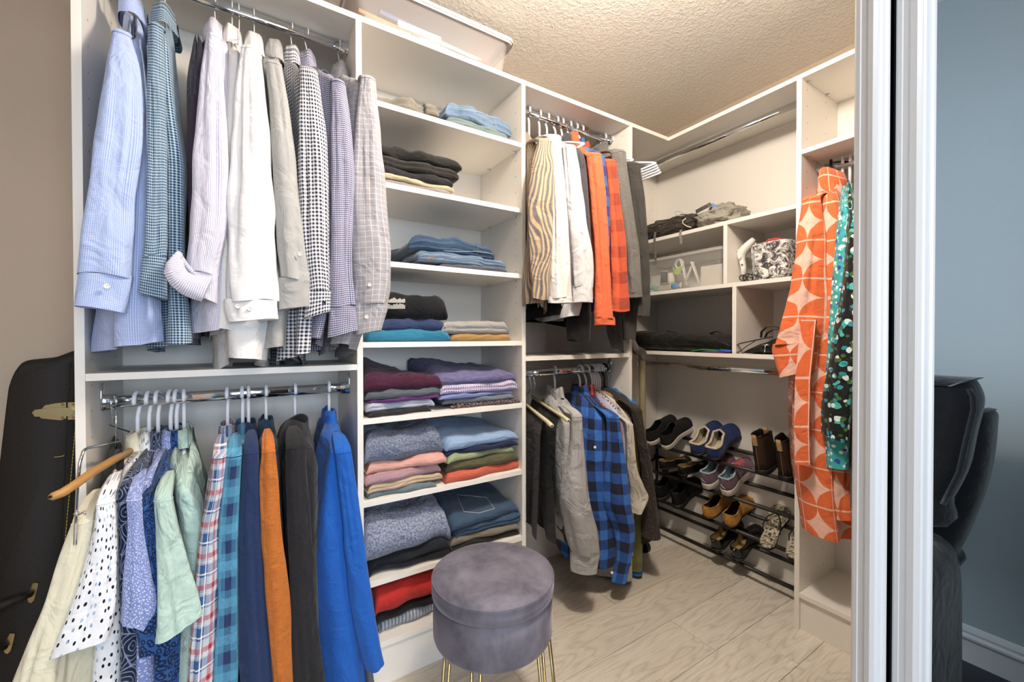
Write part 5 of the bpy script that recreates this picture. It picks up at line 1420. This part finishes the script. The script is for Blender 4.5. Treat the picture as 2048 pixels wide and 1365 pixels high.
rbox(m, 1.845, 2.06, .84, .985, BS[1], BS[1]+.168, .022, 3); m.build('body', TD, tb, True)
m = MB(); ribbon(m, [Vector((1.95, .962, BS[1]+.171)), Vector((1.86, .966, BS[1]+.168)), Vector((1.8425, .966, BS[1]+.12)), Vector((1.8415, .964, BS[1]+.06)), Vector((1.8425, .960, BS[1]+.008))], .007, .003, Vector((0, 1, 0))); m.build('zip', plain('silver_zip', 'b9bdbc', .4, .5), tb)
m = MB(); m.tube([Vector((1.87, .93, BS[1]+.163)), Vector((1.868, .915, BS[1]+.171)), Vector((1.868, .885, BS[1]+.170)), Vector((1.87, .865, BS[1]+.163))], .006, 8); m.build('red_cord', plain('red_cord_mat', 'b84030', .7), tb, True)
ir = thing('garment_steamer', 'white handheld garment steamer leaning beside the tie-dye bag', 'appliance', (1.88, 1.01, BS[1]))
m = MB(); 
m.tube([B(1488, 552, 1.90), B(1487, 535, 1.90), B(1484, 520, 1.90), B(1483, 508, 1.90), B(1490, 498, 1.90), B(1501, 486, 1.905), B(1508, 478, 1.91)], [.014, .014, .017, .026, .024, .019, .013], 14, True, .8); m.build('body', plain('gloss_white_plastic', 'e9e6e0', .25), ir, True)
m = MB(); m.tube([B(1474, 504, 1.89), B(1480, 500, 1.885), B(1484, 499, 1.885)], .006, 10); m.tube([B(1479, 516, 1.885), B(1482, 517, 1.882)], .010, 12); m.build('trigger', plain('warm_white_plastic', 'dad6cc', .3), ir, True)
m = MB(); m.tube([B(1484, 529.5, 1.884), B(1484, 529.5, 1.880)], .0035, 10); m.build('red_button', plain('red_button', '8e2f2a', .4), ir)
m = MB(); pts = [B(1490, 553, 1.87)+Vector((0, 0, 0))]
for cx0, r_ in ((1486, 7), (1496, 10), (1503, 9)):
    for k in range(14): a_ = k*PI*2/14; pts.append(atx(cx0+r_*math.cos(a_), 556+r_*.8*math.sin(a_), 1.852-.001*k))
m.tube(pts, .0022, 6); m.build('power_cord', plain('black_cord', '25221f', .6), ir, True)
# black bag roll + tote on the third shelf
bb = thing('garment_bag', 'large black folded bag lying on the lowest corner shelf', 'bag', (1.95, 1.33, BS[2]))
m = MB(); rings = []; n = 24
for i in range(31):
    t_ = i/30; y_ = lerp(1.695, 1.055, t_); h = lerp(.115, .080, t_)*(1-.5*max(0, (t_-.86)/.14)**2)*(1-.2*max(0, (.1-t_)/.1))
    ring = []
    for k in range(n):
        a_ = 2*PI*k/n; sx, sz = math.copysign(abs(math.cos(a_))**.55, math.cos(a_)), math.copysign(abs(math.sin(a_))**.75, math.sin(a_))
        groove = .02*math.exp(-((sz+.15+.25*math.sin(t_*3))/.22)**2) if sx < 0 else 0
        ring.append(Vector((1.955+sx*.135+groove+.006*noise.noise(Vector((t_*9, sz*3, 0))), y_, BS[2]+.0008+h/2+sz*h/2*(1+.10*noise.noise(Vector((t_*7, sx*2, 4)))))))
        if ring[-1].z < BS[2]+.0008: ring[-1].z = BS[2]+.0008
    rings.append(ring)
m.rings(rings, True, True, True); m.build('body', C_BLK, bb, True)
m = MB(); ribbon(m, [B(1415, 675, 1.93), B(1424, 666, 1.93), B(1434, 663, 1.93), B(1443, 668, 1.93), B(1450, 676, 1.93)], .022, .003, Vector((1, 0, 0))); m.build('handle', C_BLK, bb)
m = MB(); ribbon(m, [B(1333, 668, 1.9), B(1337, 663, 1.9), B(1355, 666, 1.9), B(1360, 670, 1.9)], .02, .004, Vector((1, 0, 0))); m.build('tab', C_BLK, bb)
for i, (c_, lb, x0_, x1_, yy) in enumerate((('2f8a4a', 'green', 1384, 1452, 701), ('9a3f86', 'magenta', 1400, 1462, 704), ('2f62c4', 'blue', 1432, 1462, 702))):
    m = MB(); ribbon(m, [atx(x0_, yy+1, 1.822), atx(lerp(x0_, x1_, .3), yy-1.5, 1.82), atx(lerp(x0_, x1_, .7), yy, 1.822), atx(x1_, yy-.5, 1.83)], .02, .003+.001*i, Vector((1, 0, .15)))
    for q in range(len(m.v)): m.v[q] = (m.v[q][0], m.v[q][1], max(m.v[q][2], BS[2]+.001))
    tag(m.build('folded_bag', plain(lb+'_nylon', c_, .6)), 'edge of a folded '+lb+' bag under the large black one', 'bag', 'folded bags under the black one')
tt = thing('tote_bag', 'black handbag with looped straps on the lowest corner shelf', 'bag', (1.93, .93, BS[2]))
m = MB(); rings = []
for i in range(21):
    t_ = i/20; y_ = lerp(1.005, .80, t_); h = lerp(.010, .092, min(1, t_*1.25)**.8); ring = []
    for k in range(20):
        a_ = 2*PI*k/20; ring.append(Vector((1.95+math.copysign(abs(math.cos(a_))**.6, math.cos(a_))*.115+.008*noise.noise(Vector((t_*8, k*.4, 2))), y_, BS[2]+.001+h/2+math.sin(a_)*h/2*(1+.15*noise.noise(Vector((t_*6, k*.3, 0)))))))
        ring[-1].z = max(ring[-1].z, BS[2]+.001)
    rings.append(ring)
m.rings(rings, True, True, True); m.build('body', C_BLK, tt, True)
m = MB(); ribbon(m, [B(1522, 676, 1.90), B(1523, 664, 1.90), B(1532, 655, 1.90), B(1546, 653, 1.90), B(1558, 656, 1.90), B(1566, 662, 1.9)], .016, .003, Vector((1, 0, 0)))
ribbon(m, [B(1530, 676, 1.88), B(1534, 667, 1.88), B(1545, 660, 1.88), B(1560, 659, 1.88)], .016, .003, Vector((1, 0, 0)))
ribbon(m, [B(1545, 674, 1.835), B(1505, 682, 1.83), B(1478, 688, 1.825), B(1467, 695, 1.823), B(1464, 702, 1.823), B(1470, 706, 1.823), B(1480, 703, 1.825), B(1495, 692, 1.828), B(1510, 683, 1.83)], .014, .003, Vector((1, 0, .3)))
m.build('strap', plain('dark_brown_strap', '2b2723', .7), tt)
m = MB(); m.tube([B(1524, 690, 1.826), B(1538, 690, 1.826)], .003, 8); m.tube([B(1531, 690, 1.824), B(1530, 697, 1.823), B(1529, 705, 1.823)], .0022, 8); m.build('clasp', plain('silver_clasp', 'dddcd8', .2, 1), tt, True)

# vacuum hose
vh = thing('vacuum_hose', 'beige ribbed vacuum hose with grey elbow standing in the corner bay', 'vacuum', aty(1290, 1095, 1.45)*1)
vh.location.z = 0; ORG[vh.name] = vh.location.copy()
HB = plain('olive_beige_hose', '8f8466', .5); GE = plain('satin_grey_plastic', '8a8580', .35, .3); LG = plain('pale_grey_plastic', 'b5b2b8', .4)
YV = 1.42
m = MB(); path = [aty(x, y, YV) for x, y in ((1285, 722), (1285, 760), (1285, 860), (1286, 960), (1288, 1060))]
for i in range(len(path)-1):
    pass
N = 150; rr_ = []; pts = []
for i in range(N+1):
    t_ = i/N*(len(path)-1); k = min(int(t_), len(path)-2); pts.append(path[k].lerp(path[k+1], t_-k)); rr_.append(.0150 if i % 2 else .0163)
m.tube(pts, rr_, 16); m.build('hose', HB, vh, True)
m = MB(); m.tube([aty(1270, 703, YV), aty(1276, 700, YV), aty(1283, 703, YV), aty(1286, 711, YV), aty(1286, 720, YV)], [.0175, .019, .020, .0205, .020], 18); m.build('elbow', GE, vh, True)
m = MB(); m.tube([aty(1258, 672, YV+.0), aty(1264, 680, YV), aty(1270, 692, YV), aty(1274, 701, YV)], [.013, .013, .0145, .0155], 14); m.build('connector', LG, vh, True)
m = MB(); wc = aty(1290, 1094, 1.46); n = 24
m.rings([[wc+Vector((math.sin(2*PI*k/n)*0+dx, math.cos(2*PI*k/n)*r_, math.sin(2*PI*k/n)*r_)) for k in range(n)] for dx, r_ in ((-.012, .022), (-.010, .030), (.010, .030), (.012, .022))], True, True, True)
m.build('wheel', BPLAS, vh, True)
m = MB(); m.tube([path[-1], path[-1]+Vector((0, .02, -.06)), wc+Vector((0, .03, -.035+.0))], .018, 12); m.build('floor_head', BPLAS, vh, True)

# ------------------------------------------------------------------ shoe rack
rk = thing('shoe_rack', 'charcoal metal shoe rack with pairs of sloping rails', 'rack', (1.98, 1.24, 0))
for z in (.535, .380, .226, .073): tubeo('front_rail', [(1.98, .790, z-.012), (1.98, 1.700, z-.012)], .0095, BLACKM, rk, 12)
for z in (.579, .425, .273, .116): tubeo('back_rail', [(2.115, .790, z-.012), (2.115, 1.700, z-.012)], .0095, BLACKM, rk, 12)
for y_ in (.797, 1.685):
    m = MB()
    for z in (.535, .380, .226, .073): m.tube([(1.965, y_, z-.016), (2.13, y_, z+.035)], .007, 8)
    m.tube([(1.985, y_, 0), (1.985, y_, .56)], .008, 8); m.tube([(2.115, y_, 0), (2.115, y_, .60)], .008, 8)
    m.build('end_frame', BLACKM, rk, True)

# ------------------------------------------------------------------ shoes
def soleprof(t, L, W):
    # half width left(inner)/right(outer) along the length
    w = interp([(0, .30), (.06, .62), (.18, .72), (.38, .62), (.55, .74), (.74, 1.0), (.88, .86), (.96, .52), (1, .18)], t)[0]
    return w*W
def shoe(name, label, cat, group, mats, L=.265, W=.047, topn=None, open0=.04, open1=.52, sole=.022, heel=.0, soleflare=1.04, boot=0, extra=None, pointy=0, lining=None, rimr=.003, toeh=.045, inst=.075, heelh=.062, side=1, rimmat=None):
    t = thing(name, label, cat, (0, 0, 0), group)
    up, so_, li = mats
    NS, NK = 26, 20
    def zb(s):    # rise of the footbed for heels
        return sole+heel*(1-min(1, max(0, (s-.15)/.5)))**1.0*(1 if heel else 0)
    def wid(s):
        w = soleprof(s, L, W)
        if pointy: w *= lerp(1, max(.05, 1-((s-.6)/.4)**2*.6) if s > .6 else 1, pointy)
        return w
    def hgt(s): return interp([(0, heelh*.92), (.06, heelh), (.25, heelh*.82), (.45, inst), (.6, inst*.86), (.8, toeh), (.93, toeh*.82), (1, toeh*.4)], s)[0] if not boot else interp([(0, heelh*.9), (.03, heelh), (.25, heelh), (.38, heelh*.96), (.46, inst*1.25), (.6, inst*.9), (.8, toeh), (.93, toeh*.8), (1, toeh*.4)], s)[0]
    def cy(s): return side*.006*math.sin(PI*s)
    outer = []; uvs = []
    for i in range(NS+1):
        s = .5-.5*math.cos(PI*i/NS); w = wid(s); h = hgt(s); op = 0
        if open0 < s < open1:
            q = (s-open0)/(open1-open0); op = math.sin(PI*min(1, max(0, q)))**.45
        ring = []
        amax = PI/2*(1-.80*op)     # arc from the side (0) to the top (pi/2)
        for k in range(NK+1):
            u = k/NK
            if op > 0:
                # left side up to the rim, then mirrored on the right
                a = amax*(1-abs(1-2*u)) if True else 0
                sg = -1 if u < .5 else 1
                hh = math.sin(min(PI/2, a/amax*PI/2))*h*(1 if boot else (.92))
                ww = w*(1-.22*(a/amax)**2) if op > .25 else w*math.cos(a*.98)
                if u == .5: sg = -1
                # rim gap
                gap = w*.62*op
                ww = max(ww, gap)
                if op <= .25: ww = w*math.cos(a)
                yv = sg*ww; zv = hh
                if u == .5: yv = 0*ww; 
            else:
                a = PI*u; yv = -w*math.cos(a); zv = math.sin(a)**.75*h
            ring.append((s, yv, zv))
        outer.append(ring)
    # split the upper: left wall and right wall where open, so the opening stays free
    m = MB(); vs = []; fs = []; uv = []
    n1 = NK+1; half = NK//2
    opn = []
    for i, ring in enumerate(outer):
        s = ring[0][0]; opn.append(open0 < s < open1)
        for k, (s_, yv, zv) in enumerate(ring):
            if opn[-1] and k == half: yv = ring[half-1][1]; zv = ring[half-1][2]
            vs.append(Vector((s_*L, cy(s_)+yv, zb(s_)+zv))); uv.append((s_*L, yv+zv))
    # rings need two copies of the middle vertex: add extra column for the right side
    extra0 = len(vs)
    for i, ring in enumerate(outer):
        s_, yv, zv = ring[half+1]; 
        if opn[i]: vs.append(Vector((s_*L, cy(s_)+yv, zb(s_)+zv)))
        else: vs.append(vs[i*n1+half].copy())
        uv.append((s_*L, yv+zv))
    for i in range(NS):
        for k in range(NK):
            a, b = i*n1+k, i*n1+k+1; c, d = (i+1)*n1+k+1, (i+1)*n1+k
            if k == half:
                a = extra0+i; d = extra0+i+1
            fs.append((a, b, c, d))
    fs.append(tuple(range(n1))[::-1])
    fs = [f[::-1] for f in fs]
    o = mk('upper', vs, fs, up, t, True, uv)
    sd = o.modifiers.new('thickness', 'SOLIDIFY'); sd.thickness = .0035; sd.offset = -1; 
    if li: o.data.materials.append(li); sd.material_offset = 1; sd.material_offset_rim = 1
    # rim
    if rimr:
        rim = [vs[i*n1+half] for i in range(NS+1) if opn[i]]; rim2 = [vs[extra0+i] for i in range(NS+1) if opn[i]]
        i0 = opn.index(True); i1 = NS-opn[::-1].index(True)
        loop = [vs[(i0-1)*n1+half]]+rim+[vs[(i1+1)*n1+half]]+rim2[::-1]
        loop.append(loop[0]); tubeo('rim', loop, rimr, rimmat or li or up, t, 8)
    # insole and sole
    m = MB(); pr = []
    for i in range(NS+1):
        s = .5-.5*math.cos(PI*i/NS); pr.append((s, wid(s)))
    def outl(z, k, lift=True):
        l = [Vector((s*L+(s-.5)*(k-1)*L, cy(s)-w_*k, (zb(s)-sole if lift else 0)+z)) for s, w_ in pr]
        r = [Vector((s*L+(s-.5)*(k-1)*L, cy(s)+w_*k, (zb(s)-sole if lift else 0)+z)) for s, w_ in pr[::-1]]
        return l+r
    m.rings([outl(.0, soleflare*.96), outl(.003, soleflare), outl(sole*.85, soleflare), outl(sole+.0015, soleflare*.985)], True, True, True)
    m.build('sole', so_, t, True)
    m = MB(); m.rings([outl(sole+.002, .93), outl(sole+.0045, .90)], True, False, True); m.build('insole', li or up, t, True)
    if heel:
        m = MB(); rings = []
        for z_, k in ((0.0-.0, .6), (heel*.5, .62), (heel+.001, .95)):
            rings.append([Vector((.004+(.03+.028*math.cos(a_))*1*k+.0, cy(.1)+.025*k*math.sin(a_), z_)) for a_ in [2*PI*j/16 for j in range(16)]])
        m.rings(rings, True, True, True); m.build('heel', so_, t, True)
    return t
def ptube(name, t, pts, r, mat, n=8, flat=1.0): return tubeo(name, pts, r, mat, t, n, flat)
def place(t, px, Xh, z, pitch, yaw=0, L=.265):
    """heel at the front rail under pixel column px, toe up against the back panel"""
    v = ray(px, 900); k = Xh/v.x; y = v.y*k
    t.location = (Xh, y, z); t.rotation_euler = (0, -pitch, yaw)
BKS = leather('black_smooth_leather', '131110'); BNU = plain('black_knit_mesh', '15120f', .95); WSO = plain('off_white_rubber', 'cfc6bd', .6)
NAV = cloth('navy_felt', heather('25366a', '1c2a54', 300)); CRM = cloth('cream_fleece_lining', heather('d9ceb8', 'c6b9a0', 200)); BSO = plain('black_rubber', '191716', .6)
BRN = leather('dark_brown_leather', '33241a'); TAB = plain('tan_webbing_tab', 'b49466', .8)
TANI = plain('tan_insole', 'a58c5c', .7); GLS = plain('black_patent_leather', '0d0c0c', .2, 0, .6)
PUR = cloth('mauve_mesh', '6d5261'); PLG = plain('pale_blue_lining', 'a3bac2', .8); CORL = plain('coral_lace', 'ff5a5c', .7)
SUE = cloth('tan_suede', 'b07c33', rough=1.0); SUEI = plain('dark_brown_lining', '3a2a1c', .9)
pairs = []
def shoepair(fn, pxs, Xh, z, pitch, yaws=(0, 0)):
    for i, px in enumerate(pxs):
        t = fn(i, 1 if i else -1); place(t, px, Xh, z, pitch, yaws[i])
nm2 = ['left-hand', 'right-hand']
def sl(i, s): return shoe('slip_on_shoe', 'black knit slip-on shoe with white sole, %s one on the top rail' % nm2[i], 'shoe', 'black slip-on shoes', (BNU, WSO, BPLAS), L=.27, W=.046, sole=.026, toeh=.046, inst=.07, heelh=.062, side=s, open1=.45)
shoepair(sl, (1299, 1330), 1.945, .524, .42)
def sp(i, s): return shoe('slipper', 'navy felt slipper with cream lining, %s one on the top rail' % nm2[i], 'slipper', 'navy slippers', (NAV, BSO, CRM), L=.265, W=.052, sole=.012, toeh=.060, inst=.082, heelh=.058, side=s, open1=.50, rimr=.006)
shoepair(sp, (1391, 1425), 1.945, .535, .44, (.05, .05))
ELAS = plain('brown_elastic', '6b4826', .9)
def bo(i, s):
    t = shoe('ankle_boot', 'dark brown leather ankle boot with tan pull tabs, %s one' % nm2[i], 'boot', 'brown ankle boots', (BRN, BSO, BPLAS), L=.25, W=.043, sole=.022, toeh=.048, inst=.085, heelh=.165, side=s, open0=.015, open1=.40, boot=1)
    for x_, h_ in ((-.004, .182), (.098, .180)):
        m = MB(); ribbon(m, [Vector((x_, 0, .142)), Vector((x_-.004, 0, h_)), Vector((x_-.001, 0, h_+.012)), Vector((x_+.004, 0, h_)), Vector((x_+.005, 0, .142))], .018, .002, Vector((0, 1, 0))); m.build('pull_tab', TAB, t)
    for sg in (-1, 1): m = MB(); m.rings([[Vector((x_, sg*(.0305+.002*math.sin(z_*30)), z_)) for x_ in (.03, .05, .07)] for z_ in (.05, .09, .13, .160)], False); m.build('elastic_gusset', ELAS, t)
    m = MB(); m.tube([Vector((-.0015, .0, .03)), Vector((-.002, 0, .08)), Vector((-.002, 0, .135))], .0014, 6); m.build('back_seam', plain('tan_thread', '8a6a40', .8), t)
    return t
shoepair(bo, (1520, 1569), 1.955, .524, .26)
def hp(i, s): return shoe('pump', 'black pointed court shoe with tan insole, %s one on the second rail' % nm2[i], 'shoe', 'black court shoes', (BKS, BSO, TANI), L=.25, W=.040, sole=.006, heel=.035, toeh=.034, inst=.045, heelh=.045, side=s, open1=.66, pointy=1, rimr=.0018)
shoepair(hp, (1325, 1364), 1.955, .373, .26, (-.12, -.12))
SILM = plain('silver_mesh', 'b9b6bb', .7)
def sn(i, s):
    t = shoe('sneaker', 'mauve and grey running shoe with coral laces, %s one' % nm2[i], 'shoe', 'mauve running shoes', (PUR, WSO, PLG), L=.265, W=.046, sole=.030, toeh=.045, inst=.075, heelh=.064, side=s, open1=.40, rimr=.0045)
    for k in range(5):
        x_ = .115+k*.018; h_ = .030+.074-k*.006
        tubeo('lace', [(x_, -.028+k*.001, h_-.016), (x_+.004, -.012, h_-.001), (x_+.006, .0, h_+.003), (x_+.004, .012, h_-.001), (x_, .03-k*.001, h_-.016)], .0026, CORL, t, 6)
    tubeo('lace', [(.11, 0, .104), (.10, -.015, .118), (.092, -.03, .112), (.10, -.02, .102), (.11, .0, .105), (.10, .015, .12), (.093, .03, .114), (.104, .016, .102)], .0026, CORL, t, 6)
    m = MB(); ribbon(m, [Vector((.0, 0.012, .062)), Vector((-.003, .004, .048)), Vector((.003, -.012, .036))], .006, .002, Vector((0, 1, 0))); m.build('heel_stripe', plain('silver_reflective', 'c9c4c6', .5), t)
    for sg in (-1, 1):
        m = MB(); m.rings([[Vector((x_, cyy*sg, z_)) for x_, cyy in ((.10, .0365), (.15, .0405), (.20, .0475))] for z_ in (.034, .05)], False)
        m.build('mesh_panel', SILM, t)
    return t
shoepair(sn, (1413, 1452), 1.950, .379, .40)
def bs(i, s): return shoe('shoe', 'plain black leather shoe in shadow, %s one on the third rail' % nm2[i], 'shoe', 'black leather shoes in shadow', (BKS, BSO, BPLAS), L=.27, W=.045, sole=.024, toeh=.048, inst=.085, heelh=.075, side=s, open1=.42)
shoepair(bs, (1316, 1352), 1.955, .214, .34)
def mo(i, s):
    t = shoe('moccasin', 'tan suede moccasin with stitched toe, %s one on the third rail' % nm2[i], 'shoe', 'tan moccasins', (SUE, BSO, SUEI), L=.255, W=.046, sole=.006, toeh=.046, inst=.066, heelh=.056, side=s, open1=.48, rimr=.0035, rimmat=SUE)
    m = MB()
    for k in range(15):
        a_ = -PI/2+PI*k/14; x_ = .185+.045*math.cos(a_); y_ = .030*math.sin(a_); m.tube([(x_-.003, y_*.9, .050-.0*k), (x_+.004, y_*1.1, .047)], .0022, 5)
    m.build('toe_stitching', plain('tan_thread_light', 'c79650', .8), t)
    return t
shoepair(mo, (1413, 1457), 1.950, .230, .30, (.0, .05))
def lo_(i, s):
    t = shoe('loafer', 'black patent loafer, %s one on the lowest rail' % nm2[i], 'shoe', 'black patent loafers', (GLS, BSO, TANI), L=.26, W=.044, sole=.010, heel=.018, toeh=.044, inst=.066, heelh=.055, side=s, open1=.50, rimr=.0022, rimmat=GLS)
    m = MB(); ribbon(m, [Vector((.135, -.036, .045)), Vector((.140, -.02, .071)), Vector((.142, 0, .078)), Vector((.140, .02, .071)), Vector((.135, .036, .045))], .02, .003, Vector((1, 0, 0))); m.build('saddle_strap', GLS, t)
    return t
shoepair(lo_, (1433, 1475), 1.950, .074, .42, (.05, .0))
FLO = G('flip_flop_print', .7); FLO = FLO.color(tiedye('ded2b4', '15130f', 60)(FLO))
for i, px in enumerate((1533, 1586)):
    t = thing('flip_flop', 'black flip-flop with cream blossom print, %s one' % nm2[i], 'sandal', (0, 0, 0), 'patterned flip-flops')
    pr = [((.5-.5*math.cos(PI*k/20)), 0) for k in range(21)]; pr = [(s, soleprof(s, .25, .044)*1.02) for s, _ in pr]
    ol = lambda z, k: [Vector((s*.25, -w_*k, z)) for s, w_ in pr]+[Vector((s*.25, w_*k, z)) for s, w_ in pr[::-1]]
    m = MB(); m.rings([ol(0, .97), ol(.002, 1), ol(.013, 1)], True, True, False); m.build('sole', BSO, t, True)
    m = MB(); m.rings([ol(.0131, 1), ol(.015, .97)], True, False, True); m.build('footbed', FLO, t, True)
    for s_ in (-1, 1): tubeo('strap', [(.085, s_*.034, .015), (.10, s_*.036, .035), (.14, s_*.026, .045), (.175, s_*.008, .034), (.185, 0, .016)], .0028, BPLAS, t, 8)
    place(t, px, 1.945, .198, .60 if i == 0 else .45, .12)

# ------------------------------------------------------------------ recliner seen in the mirror
BV = G('black_velour', .95, 0, .2); co = BV.coord('Object'); BV.b.inputs['Sheen Weight'].default_value = .25
BV.bump(BV.noise(co, 14, 3, .6, .5), .5, .02); BV = BV.color(BV.mix(BV.mt('GREATER_THAN', BV.noise(co, 900, 0), .80), '1b1a1e', '4c4c54'))
MY = .169
def MP(px, py, X):
    p = atx(px, py, X); return Vector((X, 2*MY-p.y, p.z))
ch = thing('recliner', 'black velour recliner reflected in the sliding mirror door', 'chair', (1.62, -.35, 0))
def slab(name, outline, x0, x1, mat, parent, r=.03):
    """outline in (y,z); extruded along x with rounded edges"""
    m = MB(); so = smooth_outline(outline, 5); cy_ = sum(p[0] for p in so)/len(so); cz_ = sum(p[1] for p in so)/len(so)
    L_ = max(max(abs(p[0]-cy_) for p in so), .001)
    def ins(d):
        out = []
        for y, z in so:
            v = Vector((y-cy_, z-cz_)); l = v.length; out.append((cy_+v.x*(l-d)/l, cz_+v.y*(l-d)/l))
        return out
    m.rings([[Vector((x, y, z)) for y, z in ins(d)] for x, d in ((x0, r), (x0+r*.3, r*.35), (x0+r, 0), (x1-r, 0), (x1-r*.3, r*.35), (x1, r))], True, True, True)
    return m.build(name, mat, parent, True)
def yz(px, py, X): q = MP(px, py, X); return (q.y, q.z)
YC = -.26
def both(P): return P+[(2*YC-y, z) for y, z in P[::-1]]
slab('back_cushion', both([yz(*q, 1.80) for q in ((1925, 752), (1955, 756), (1973, 785), (1974, 812), (1962, 860), (1946, 930), (1915, 990), (1880, 1040))]), 1.66, 1.82, BV, ch, .05)
m = MB(); m.tube([Vector((1.665, *[a for a in yz(x, y, 1.80)])) for x, y in ((1962, 772), (1970, 787), (1971, 812), (1959, 860), (1943, 930), (1912, 990))], .006, 8); m.build('piping', BV, ch, True)
slab('back_frame', both([yz(*q, 1.93) for q in ((1950, 816), (1978, 815), (1997, 826), (1998, 850), (1990, 920), (1968, 1000), (1925, 1095), (1900, 1110))]), 1.78, 1.95, BV, ch, .03)
AR = [yz(*q, 1.80) for q in ((1868, 1062), (1893, 1076), (1915, 1105), (1925, 1150), (1927, 1230))]
ya, yb_ = AR[-1][0], AR[-1][0]-.19
for sg in (0, 1):
    P = AR+[(ya, .06), (ya-.01, .012), (yb_+.01, .012), (yb_, .06), (yb_, AR[2][1]), (yb_+.03, AR[1][1]+.01)]
    if sg: P = [(2*YC-y, z) for y, z in P]
    slab('arm', P, 1.22, 1.83, BV, ch, .045)
slab('seat_cushion', [(yb_-.003, .16), (yb_-.003, .44), (YC, .47), (2*YC-yb_+.003, .44), (2*YC-yb_+.003, .16), (YC, .15)], 1.24, 1.72, BV, ch, .04)
# ------------------------------------------------------------------ ceiling light (above the frame)
t = thing('ceiling_light', 'round frosted flush ceiling light above the closet aisle', 'lamp', (LAMP[0], LAMP[1], ZC))
m = MB(); n = 24
m.rings([[Vector((LAMP[0]+r*math.cos(2*PI*k/n), LAMP[1]+r*math.sin(2*PI*k/n), z)) for k in range(n)] for r, z in ((.12, ZC-.0005), (.12, ZC-.025), (.11, ZC-.028))], True, True, True)
m.build('base', CHROME, t, True)
gm = G('frosted_globe_glow', .5)
gm.b.inputs['Emission Color'].default_value = (1.0, .86, .70, 1); gm.b.inputs['Emission Strength'].default_value = LAMP_POWER/(4*PI*.0113*PI)*1.0
gm.color('f5eadb')
m = MB()
m.rings([[Vector((LAMP[0]+.1*math.sin(a)*math.cos(2*PI*k/n), LAMP[1]+.1*math.sin(a)*math.sin(2*PI*k/n), ZC-.03-.075*(math.cos(a)))) for k in range(n)] for a in [PI/2*(1-i/8)+.0001 for i in range(9)]], True, True, True)
m.build('globe', gm.m, t, True)
ld = bpy.data.lights.new('ceiling_lamp_light', 'POINT'); ld.energy = LAMP_POWER; ld.color = (1.0, .92, .82); ld.shadow_soft_size = .07
lo = bpy.data.objects.new('ceiling_lamp_light', ld); COL.objects.link(lo); lo.location = (LAMP[0], LAMP[1], ZC-.16)
